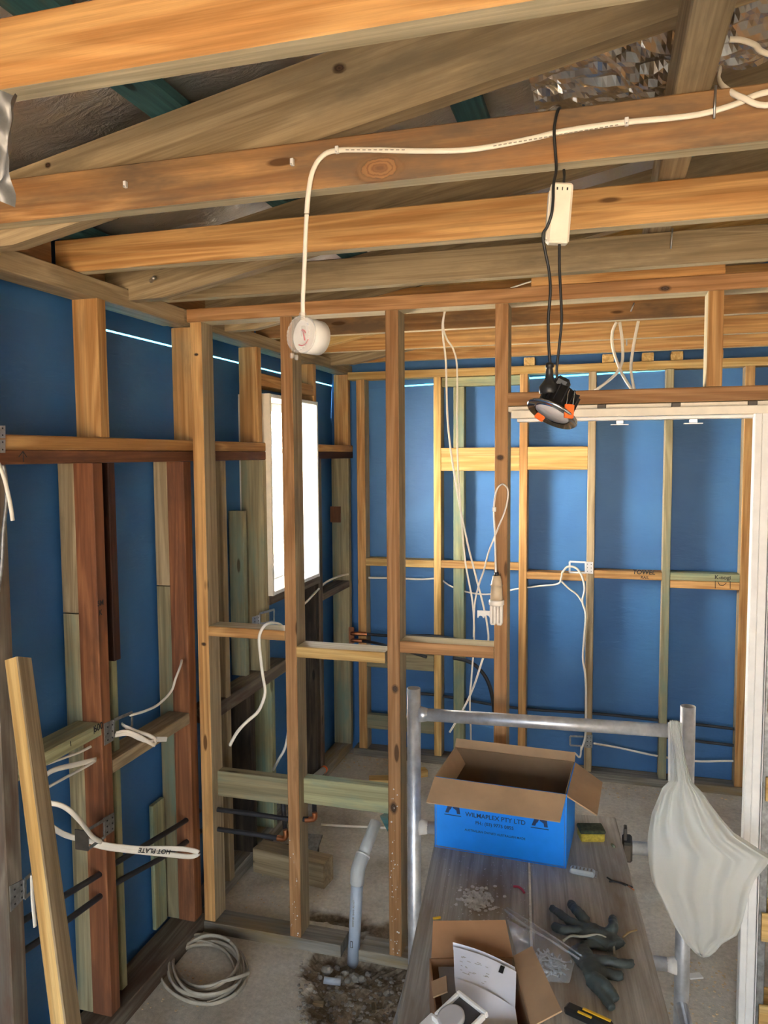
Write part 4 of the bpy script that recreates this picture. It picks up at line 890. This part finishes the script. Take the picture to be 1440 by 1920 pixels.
# ---------- scaffold
PL, PR = Vector((-.594, 2.398, 0)), Vector((.250, 2.452, 0)); e1 = (PR-PL).normalized(); back = Vector((e1.y, -e1.x, 0))*1.95
t = empty('scaffold', (PL+PR)/2, 'galvanised tube scaffold frame carrying two planks', 'scaffold')
RT = .0225
def post(p, z1):
    o = lathe('post', [(RT-.003, z1-.10), (RT-.003, z1), (RT, z1), (RT, .012), (RT-.003, .0), (RT-.006, .0)], 'alu', t, Matrix.Translation(p), seg=22, cap=False)
    return o
for off in (Vector((0, 0, 0)), back):
    for p, z1 in ((PL, 1.084), (PR, 1.078)):
        po = post(p+off, z1)
        for z in (.998, .617, .25):
            s_ = 1 if p is PL else -1
            a = p+off+e1*s_*RT*.8+Vector((0, 0, z))
            tube('weld_collar', [a, a+e1*s_*.030], .020, 'dust_white' if z < .9 else 'alu', po, res=16, radii=(1.35, 1.0))
    for z in (.998, .617, .25):
        tube('rail' if z > .9 else 'rung', [PL+off+e1*RT+Vector((0, 0, z)), PR+off-e1*RT+Vector((0, 0, z))], .0205, 'alu', t, res=20)
for p in (PL, PR): tube('ledger', [p+Vector((0, 0, .13)), p+back+Vector((0, 0, .13))], .019, 'alu', t, res=16)
cp = at(1176, 1590, 'y', 2.41); cl = slab('coupler', (cp.x, 2.425, .622), (.030, .07, .062), 'steel_dark', t, ch=.006); slab('coupler_tongue', (cp.x-.006, 2.425, .665), (.010, .03, .05), 'steel_dark', cl, ch=.002)
# planks
pd = Vector((-.108, .994, 0)).normalized(); pn = Vector((pd.y, -pd.x, 0)); ZPK = .679
g0 = Vector((-.1935, 2.144, 0))
def plank(off0, off1, y_far, lab):
    far = g0+pd*((y_far-2.144)/pd.y); near = far-pd*2.35
    m = (off0+off1)/2; return tag(beam('scaffold_plank', near+pn*m+Vector((0, 0, ZPK-.0185)), far+pn*m+Vector((0, 0, ZPK-.0185)), abs(off1-off0), .037, 'plank', None, side=pn, ch=.004), lab, 'plank', 'scaffold planks')
pkL = plank(-.281, -.0035, 2.46, 'weathered grey scaffold plank on the left, with mortar crumbs'); pkR = plank(.0035, .277, 2.475, 'weathered grey scaffold plank on the right, under the gloves')
def pk(px, py, dz=0): return at(px, py, 'z', ZPK+dz)

# ---------- blue carton
FL, FR = Vector((-.475, 2.169, ZPK)), Vector((-.094, 2.147, ZPK)); be = (FR-FL).normalized(); bn = Vector((-be.y, be.x, 0)); W = (FR-FL).length; Dp, Hb = .245, .215
Zv = Vector((0, 0, 1)); TH = .004
t = empty('carton', (FL+FR)/2+bn*Dp/2, 'open blue printed cardboard box on the scaffold planks', 'box')
front = sheet('front_panel', [FL, FR, FR+Zv*Hb, FL+Zv*Hb], 'blue', t, thick=-TH)
sheet('back_panel', [FL+bn*Dp, FR+bn*Dp, FR+bn*Dp+Zv*Hb, FL+bn*Dp+Zv*Hb], 'card', t, thick=TH)
for p, s_ in ((FL, 1), (FR, -1)):
    q_ = [p, p+bn*Dp, p+bn*Dp+Zv*Hb, p+Zv*Hb]
    sheet('side_panel', q_, 'blue', t, thick=TH*-s_ if False else TH*.5)
    sheet('side_lining', [v+be*s_*.004 for v in q_], 'card', t, thick=TH*.4)
sheet('back_lining', [FL+bn*(Dp-.003)+be*.004, FR+bn*(Dp-.003)-be*.004, FR+bn*(Dp-.003)+Zv*Hb-be*.004, FL+bn*(Dp-.003)+Zv*Hb+be*.004], 'card', t, thick=.001)
sheet('base_panel', [FL+Zv*.002, FR+Zv*.002, FR+bn*Dp+Zv*.002, FL+bn*Dp+Zv*.002], 'card', t, thick=TH)
def flapq(a, b, out, drop, ina=0, inb=0):
    d = (b-a).normalized(); return [a, b, b+out+drop-d*inb, a+out+drop+d*ina]
FF = flapq(FL+Zv*Hb, FR+Zv*Hb, -bn*.075, Zv*-.045, -.004, .008); sheet('flap', FF, 'card', t, thick=.004)
RF = flapq(FR+Zv*(Hb-.001), FR+bn*Dp+Zv*(Hb-.001), be*.085, Zv*-.045, .0, .02); sheet('flap', RF, 'card', t, thick=.004)
sheet('flap', flapq(FL+bn*Dp+Zv*Hb, FL+Zv*Hb, be*.035, Zv*-.05, .01, .02), 'card', t, thick=.004)
sheet('flap', flapq(FR+bn*Dp+Zv*Hb, FL+bn*Dp+Zv*Hb, bn*.02, Zv*.022, 0, 0), 'card', t, thick=.004)
def on_box(u, v): return FL+be*(W*u)+Zv*(Hb*v)-bn*.0006
def fit_text(name, s, u0, u1, v, mat, par):
    c = on_box((u0+u1)/2, v); o = text(name, s, 1.0, frame_m(c, be, Zv, -bn), mat, par, depth=.0)
    xs = [w.co.x for w in o.data.vertices]; k = (u1-u0)*W/(max(xs)-min(xs))
    for w in o.data.vertices: w.co *= k
    return o
fit_text('print_line', 'WILMAPLEX PTY LTD', .245, .705, .535, 'navy_ink', front)
fit_text('print_line', 'PH.: (03) 9775 0855', .325, .615, .435, 'navy_ink', front)
fit_text('print_line', 'AUSTRALIAN OWNED AUSTRALIAN MADE', .240, .705, .315, 'navy_ink', front)
for u0 in (.085, .750):
    A = lambda x, y: on_box(u0+x*.12, .52+y*.17)
    polys = [[(0, 0), (.22, 0), (.42, .55), (.50, 1.0), (.30, 1.0)], [(.50, 1.0), (.70, 1.0), (.92, .7), (1.0, 0), (.78, 0), (.74, .28), (.50, .45)], [(.22, .28), (.36, .28), (.50, .62), (.40, .62)]]
    V, F = [], []
    for pg in polys: F.append(list(range(len(V), len(V)+len(pg)))); V += [A(*q) for q in pg]
    F.append(list(range(len(V), len(V)+4))); V += [A(-.05, -.20), A(1.05, -.20), A(1.05, -.13), A(-.05, -.13)]
    mesh('printed_emblem', V, F, 'navy_ink', front)

# ---------- small carton with papers in the foreground
ZR = ZPK+.105
bl, br = at(805, 1797, 'z', ZR), at(963, 1795, 'z', ZR); ce_ = (br-bl).normalized(); cn = Vector((-ce_.y, ce_.x, 0)); dp = .20
t = empty('carton', (bl+br)/2-cn*dp/2-Zv*.105, 'small open brown cardboard box holding folded papers', 'box')
hz = Zv*.105
sheet('back_panel', [bl-hz, br-hz, br, bl], 'card_dark', t, thick=.003)
sheet('side_panel', [bl-hz-cn*dp, bl-hz, bl, bl-cn*dp], 'card_dark', t, thick=.003)
sheet('side_panel', [br-hz, br-hz-cn*dp, br-cn*dp, br], 'card', t, thick=.003)
sheet('front_panel', [bl-hz-cn*dp, br-hz-cn*dp, br-cn*dp, bl-cn*dp], 'card', t, thick=.003)
hz = hz-Zv*.004
sheet('base_panel', [bl-hz, br-hz, br-hz-cn*dp, bl-hz-cn*dp], 'card_dark', t, thick=.003)
sheet('flap', [bl+ce_*.004, br-ce_*.002, br-ce_*.008+cn*.058+Zv*.045, bl+ce_*.012+cn*.058+Zv*.045], 'card_dark', t, thick=.003)
sheet('flap', [br, br-cn*dp, br-cn*dp+ce_*.055+Zv*.03, br+ce_*.040+Zv*.022], 'card', t, thick=.003)
fl_ = bl-cn*.075; sheet('flap', [fl_, fl_-cn*.045, fl_-cn*.045+ce_*.028+Zv*.012, fl_+ce_*.03+Zv*.012], 'card', t, thick=.003)
# grey tray, folded paper, framed plate inside
a, b = at(822, 1817, 'z', ZR-.02), at(862, 1817, 'z', ZR-.02)
tag(sheet('plastic_tray', [a, b, b-cn*.13-Zv*.02, a-cn*.13-Zv*.02], 'grey_tray', None, thick=-.006), 'grey plastic tray inside the small brown box', 'tray')
P0, P1, P2, P3 = at(850, 1775, 'z', ZR+.035), at(968, 1822, 'z', ZR+.02), at(966, 1890, 'z', ZR-.005), at(852, 1832, 'z', ZR+.012)
P4, P5 = P2-cn*.06-Zv*.03, P3-cn*.085-Zv*.03
t2 = empty('folded_paper', (P0+P2)/2-Zv*.05, 'folded white instruction sheet sticking out of the brown box', 'paper')
def pap(q, ny=8):
    A_, B_, C_, D_ = q
    return lambda u, v: tuple(A_.lerp(B_, u).lerp(D_.lerp(C_, u), v)+Zv*(.006*sin(u*pi)*cos(v*2)))
up = grid('page', pap((P0, P1, P2, P3)), 8, 6, 'paper', t2); grid('page', pap((P3, P2, P4, P5)), 8, 6, 'paper', t2)
grid('page', pap((P0+cn*.012+Zv*.002, P1+cn*.014, P1+cn*.004-Zv*.01, P0+cn*.002-Zv*.008)), 6, 3, 'paper', t2)
nrm = (P1-P0).cross(P3-P0).normalized(); nrm = nrm if nrm.z > 0 else -nrm; pe1 = (P1-P0).normalized(); pe2 = nrm.cross(pe1)
V, F = [], []
for k in range(26):
    u, v = random.uniform(.08, .55), random.uniform(.25, .85); q = P0.lerp(P1, u).lerp(P3.lerp(P2, u), v)+nrm*.0075; l = random.uniform(.003, .009)
    F.append([len(V)+i for i in range(4)]); V += [q, q+pe1*l, q+pe1*l+pe2*.0009, q+pe2*.0009]
mesh('pencil_notes', V, F, 'grey_ink', up)
q = P0.lerp(P1, .76).lerp(P3.lerp(P2, .76), .06)+nrm*.0075; mesh('black_band', [q, q+pe1*.009, q+pe1*.009-pe2*.016, q-pe2*.016], [[0, 1, 2, 3]], 'ink', up)
g = at(862, 1905, 'z', ZR+.015); Rg = Matrix.Rotation(-.62, 4, 'Z') @ Matrix.Rotation(.25, 4, 'X')
t2 = empty('cover_plate', g-Zv*.02, 'white rimmed dark square plate with round insert in the box', 'cover plate')
for c_, sz in (((0, .034, 0), (.078, .008, .012)), ((0, -.034, 0), (.078, .008, .012)), ((.035, 0, 0), (.008, .06, .012)), ((-.035, 0, 0), (.008, .06, .012))):
    slab('rim', Vector(g)+Rg @ Vector(c_), sz, 'white_paint', t2, R=Rg)
slab('dark_plate', Vector(g)+Rg @ Vector((0, 0, -.003)), (.064, .062, .004), 'dark_glass', t2, R=Rg)
lathe('round_insert', [(.024, .0), (.026, .002), (.026, .008), (.022, .010)], 'lens', t2, Matrix.Translation(Vector(g)+Rg @ Vector((-.008, -.014, -.002))) @ Rg)
g2 = at(812, 1925, 'z', ZR-.005); tag(slab('white_box', g2, (.045, .035, .010), M['white_paint'], R=Rg), 'white packet lying in the left of the brown box', 'packet')

# ---------- things scattered on the planks
sp = pk(1108, 1572); t = empty('sponge', sp, 'yellow sponge with dark green scourer behind the blue box', 'sponge'); Rs = Matrix.Rotation(.25, 4, 'Z')
slab('foam', sp+Zv*.013, (.072, .052, .026), 'sponge', t, R=Rs, ch=.004); slab('scourer', sp+Zv*.031, (.076, .056, .011), 'scourer', t, R=Rs, ch=.004)
ga = pk(1092, 1640); t = empty('glue_tube', ga, 'small silver glue tube lying right of the blue box', 'tube'); Rt = Matrix.Rotation(-.10, 4, 'Z')
slab('tube_body', ga+Zv*.009, (.068, .028, .016), 'tube_label', t, R=Rt, ch=.005); slab('crimp', ga+Zv*.008+Rt @ Vector((.037, 0, 0)), (.006, .030, .004), 'galv', t, R=Rt, ch=.001)
for k in range(6): slab('printed_line', ga+Zv*.0172+Rt @ Vector((-.026+.010*k, 0, 0)), (.004, .013, .0004), 'grey_ink', t, R=Rt, ch=0)
t = empty('cable_tie', pk(1165, 1655), 'black wire offcuts with bare copper tip at plank edge', 'wire')
tube('wire', [pk(1138, 1645, .004), pk(1150, 1652, .003), pk(1170, 1657, .003), pk(1186, 1664, .004)], .0022, 'black', t); tube('wire', [pk(1142, 1653, .003), pk(1158, 1654, .006), pk(1174, 1660, .004)], .0022, 'black', t); tube('bare_tip', [pk(1178, 1661, .004), pk(1189, 1669, .003)], .0016, 'copper', t)
tag(tube('plastic_tie', [pk(963, 1662, .003), pk(972, 1663, .006), pk(979, 1668, .005), pk(983, 1674, .003)], .0032, 'red_plastic', None), 'short red plastic sleeve on the left plank', 'plastic sleeve')
tag(tube('plastic_plug', [pk(812, 1722, .003), pk(826, 1720, .003)], .003, 'yellow', None), 'tiny yellow plastic plug near the left plank edge', 'wall plug')
tag(tube('straw_bit', [pk(1168, 1757, .003), pk(1180, 1748, .006), pk(1194, 1744, .003)], .0022, 'straw', None), 'curled straw coloured shaving beside the gloves', 'shaving')
tag(tube('green_bit', [pk(1147, 1583, .004), pk(1152, 1588, .004)], .004, M['treated_green'], None), 'tiny green bit at the far end of the right plank', 'scrap')
crumbs('mortar_crumbs', [((p.x, p.y), r) for p, r in [(pk(random.gauss(895, 15), random.gauss(1687, 10)), random.uniform(.003, .0065)) for _ in range(230)]+[(pk(random.gauss(884, 13), random.gauss(1737, 5)), random.uniform(.002, .005)) for _ in range(90)]+[(pk(random.uniform(820, 1000), random.uniform(1600, 1760)), random.uniform(.001, .002)) for _ in range(160)]], 0, 'mortar', 'crumbled grey mortar lying on the left scaffold plank', 'mortar', zf=lambda x, y: ZPK)
p = pk(1086, 1908); t = empty('utility_knife', p, 'black and yellow utility knife at the bottom edge', 'knife')
kd = (pk(1110, 1925)-pk(1062, 1903)).normalized(); kn = Vector((-kd.y, kd.x, 0)); Rk = frame_m(Vector(), kd, kn, ZP)
slab('handle', p+Zv*.009+kd*.02, (.10, .026, .018), 'black', t, R=Rk, ch=.005); slab('grip', p+Zv*.0185+kd*.035+kn*.006, (.06, .007, .003), 'yellow', t, R=Rk, ch=.001); slab('grip', p+Zv*.0185+kd*.015-kn*.008, (.03, .006, .003), 'yellow', t, R=Rk, ch=.001)

# ---------- gloves
def glove(lab, fingers, palm, cuff):
    parts = []
    for pts, r in fingers: parts.append(tube_data([pk(x, y, z) for x, y, z in pts], r, 10, n=5, radii=(1.1, .8)))
    for pts, w, th in palm: parts.append(tube_data([pk(x, y, z) for x, y, z in pts], 0, 14, flat=(w, th), wide=Vector((pts[-1][3:] if len(pts[-1]) > 3 else (0.3, 1, 0))), n=5))
    V, F = join(parts); o = mesh('work_glove', V, F, 'glove', None, smooth=True)
    rm = o.modifiers.new('fuse', 'REMESH'); rm.mode = 'VOXEL'; rm.voxel_size = .0032; rm.use_smooth_shade = True
    sm = o.modifiers.new('soften', 'SMOOTH'); sm.iterations = 4; sm.factor = .6
    tex = bpy.data.textures.get('creases') or bpy.data.textures.new('creases', 'CLOUDS'); tex.noise_scale = .018
    dm = o.modifiers.new('creases', 'DISPLACE'); dm.texture = tex; dm.strength = .006; dm.mid_level = .5
    tag(o, lab, 'glove', 'work gloves on the plank')
    for pts, r in cuff: tube('cuff_edge', [pk(*q) for q in pts], r, 'glove_lining', o, n=5)
    return o
glove('dark green rubber glove with fingers pointing left, upper of the pair', [([(1100, 1742, .02), (1072, 1730, .022), (1052, 1715, .02), (1034, 1702, .013)], .0115), ([(1098, 1728, .022), (1090, 1716, .03), (1080, 1706, .026), (1070, 1694, .015)], .013), ([(1094, 1748, .018), (1070, 1745, .02), (1052, 1742, .018), (1038, 1736, .012)], .013), ([(1104, 1755, .016), (1085, 1752, .014), (1068, 1750, .013)], .011), ([(1140, 1752, .018), (1150, 1738, .03), (1148, 1722, .024)], .0135)],
      [([(1088, 1738, .018), (1112, 1748, .022), (1140, 1762, .018), (1156, 1775, .016)], .030, .013)], [([(1056, 1764, .014), (1070, 1755, .022), (1092, 1756, .026), (1124, 1753, .03), (1148, 1770, .02), (1152, 1790, .01)], .003)])
glove('dark green rubber glove with fingers pointing right, lower of the pair', [([(1118, 1800, .02), (1140, 1802, .024), (1162, 1806, .022), (1186, 1807, .014)], .012), ([(1116, 1815, .012), (1140, 1826, .014), (1168, 1830, .012)], .0125), ([(1112, 1832, .016), (1132, 1842, .024), (1148, 1862, .018), (1156, 1876, .012)], .012), ([(1106, 1840, .010), (1124, 1858, .012), (1140, 1880, .010), (1148, 1892, .008)], .0115)],
      [([(1082, 1778, .014), (1096, 1796, .018), (1108, 1815, .02), (1116, 1836, .014)], .026, .012), ([(1090, 1774, .012), (1115, 1770, .014), (1140, 1776, .010)], .012, .010)], [([(1074, 1774, .012), (1080, 1788, .018), (1092, 1805, .016)], .0025)])

# ---------- zip bag of screws
bc = [pk(943, 1703, .010), pk(1088, 1795, .030), pk(1066, 1838, .008), pk(985, 1832, .006), pk(962, 1772, .012)]
def bag_surf(sgn):
    A_, B_, C_, D_ = pk(950, 1722, .008), pk(1080, 1792, .012), pk(1068, 1842, .004), pk(982, 1838, .004)
    def f(u, v):
        q = A_.lerp(B_, u).lerp(D_.lerp(C_, u), v); k = sin(pi*u)*sin(pi*min(1, v))**.7
        return (q.x, q.y, q.z+(.034*k if sgn > 0 else -.001)+.004*noise.noise(Vector((u*7, v*7, sgn))))
    return f
t = empty('zip_bag', pk(1030, 1810), 'clear plastic zip bag full of zinc screws', 'bag')
grid('bag_front', bag_surf(1), 18, 16, 'film', t); grid('bag_back', bag_surf(-1), 10, 10, 'film', t)
def neck(u, v):
    q = pk(945, 1704, .012).lerp(pk(1088, 1800, .035), u).lerp(pk(955, 1722, .02).lerp(pk(1072, 1790, .038), u), v); return (q.x, q.y, q.z+.012*sin(u*pi)*(1-v)+.004*sin(u*13))
grid('bag_neck', neck, 18, 5, 'film', t)
tube('zip_strip', [pk(946, 1706, .018), pk(985, 1735, .034), pk(1030, 1762, .045), pk(1086, 1798, .040)], .0025, 'film', t)
tube('zip_strip', [pk(950, 1702, .016), pk(990, 1726, .030), pk(1040, 1758, .040), pk(1090, 1792, .034)], .002, 'film', t)
sm_ = lathe('screw_proto', [(.0001, .001), (.0042, .0), (.0040, -.001), (.0018, -.0035), (.0016, -.026), (.0003, -.031)], 'zinc', None, Matrix(), seg=8, smooth=True)
smesh = sm_.data; bpy.data.objects.remove(sm_)
for k in range(44):
    u, v = random.random(), random.random()**.8; q = pk(1005, 1788, .008).lerp(pk(1062, 1800, .010), u).lerp(pk(996, 1828, .006).lerp(pk(1060, 1834, .006), u), v)
    q += Zv*random.uniform(0, .020)*sin(pi*u)*(sin(pi*v)+.3)
    Rr = Matrix.Rotation(random.uniform(0, 6.28), 4, 'Z') @ Matrix.Rotation(random.uniform(1.1, 1.9), 4, 'X')
    o = link(bpy.data.objects.new('screw', smesh), Matrix.Translation(q+Rr @ Vector((0, 0, .014))) @ Rr); tag(o, 'zinc plated screw inside the clear zip bag', 'screw', 'screws in the zip bag')

# ---------- white plastic bag hanging on the scaffold post
rows = [(1352, 1256, 1274, .008), (1362, 1255, 1276, .012), (1385, 1259, 1279, .012), (1410, 1262, 1282, .012), (1440, 1263, 1290, .015), (1462, 1262, 1296, .020), (1482, 1242, 1318, .035), (1500, 1234, 1330, .045), (1530, 1222, 1354, .058), (1555, 1218, 1378, .065), (1572, 1216, 1410, .068), (1588, 1215, 1441, .066), (1605, 1215, 1430, .066), (1630, 1217, 1412, .064), (1660, 1222, 1402, .060), (1690, 1238, 1396, .055), (1715, 1250, 1390, .048), (1738, 1262, 1380, .040), (1755, 1275, 1352, .032), (1770, 1287, 1340, .022), (1782, 1300, 1328, .012), (1788, 1311, 1318, .004)]
YBG, SEG = 2.352, 96; V, F = [], []
for i, (py, l, r, th) in enumerate(rows):
    a, b = at(l, py, 'y', YBG), at(r, py, 'y', YBG); cx, hw = (a+b)/2, (b-a).length/2
    fz = i/len(rows)
    for k in range(SEG):
        an = 2*pi*k/SEG; fold = (1+.16*sin(an*7+fz*3)+.10*sin(an*13-fz*5))*(1 if .2 < fz < .97 else 1.0)
        V.append((cx.x+hw*cos(an), YBG-.01*sin(fz*3)+th*sin(an)*fold*.8+.011*min(1, fz*4)*(1-fz)**.5*(abs(sin(cos(an)*(9+3*sin(an))+.9))*2-1)+.006*sin(cos(an)*23+fz*4)*(1-fz)+.012*noise.noise(Vector((cos(an)*2, fz*5, 2)))*min(1, fz*3), cx.z+.010*noise.noise(Vector((cos(an)*3, sin(an)*3, fz*4)))*min(1, fz*3)))
for i in range(len(rows)-1):
    for k in range(SEG):
        k2 = (k+1) % SEG; F.append([i*SEG+k, i*SEG+k2, (i+1)*SEG+k2, (i+1)*SEG+k])
F.append(list(range((len(rows)-1)*SEG, len(rows)*SEG)))
bag = mesh('plastic_bag', V, F, 'bag', None, smooth=True); tag(bag, 'full white plastic bag knotted round the scaffold post', 'bag')
def ear(u, v):
    q = at(1252+24*u, 1352+110*v, 'y', 2.40-.04*v); return (q.x+.004*sin(u*14), q.y+.006*sin(u*11)-.012, q.z)
grid('bag_handle', ear, 14, 10, 'bag', bag)
# ---------- plaster splashes on the timber foot of the partition
for x0, x1, zt, n in ((-.728, -.686, .62, 46), (-1.116, -1.075, .38, 18)):
    V, F = [], []
    for _ in range(n):
        z = .05+zt*random.random()**1.6; x = random.uniform(x0+.004, x1-.004); vs, fs = rock_data((0, 0, 0), random.uniform(.0009, .0032), 1.2, 1)
        k = len(V); V += [(x+v.x, YP-.0004+v.y*.25, z+v.z) for v in vs]; F += [[i+k for i in f] for f in fs]
    mesh('plaster_splash', V, F, 'dust_white', wp)['kind'] = 'stuff'
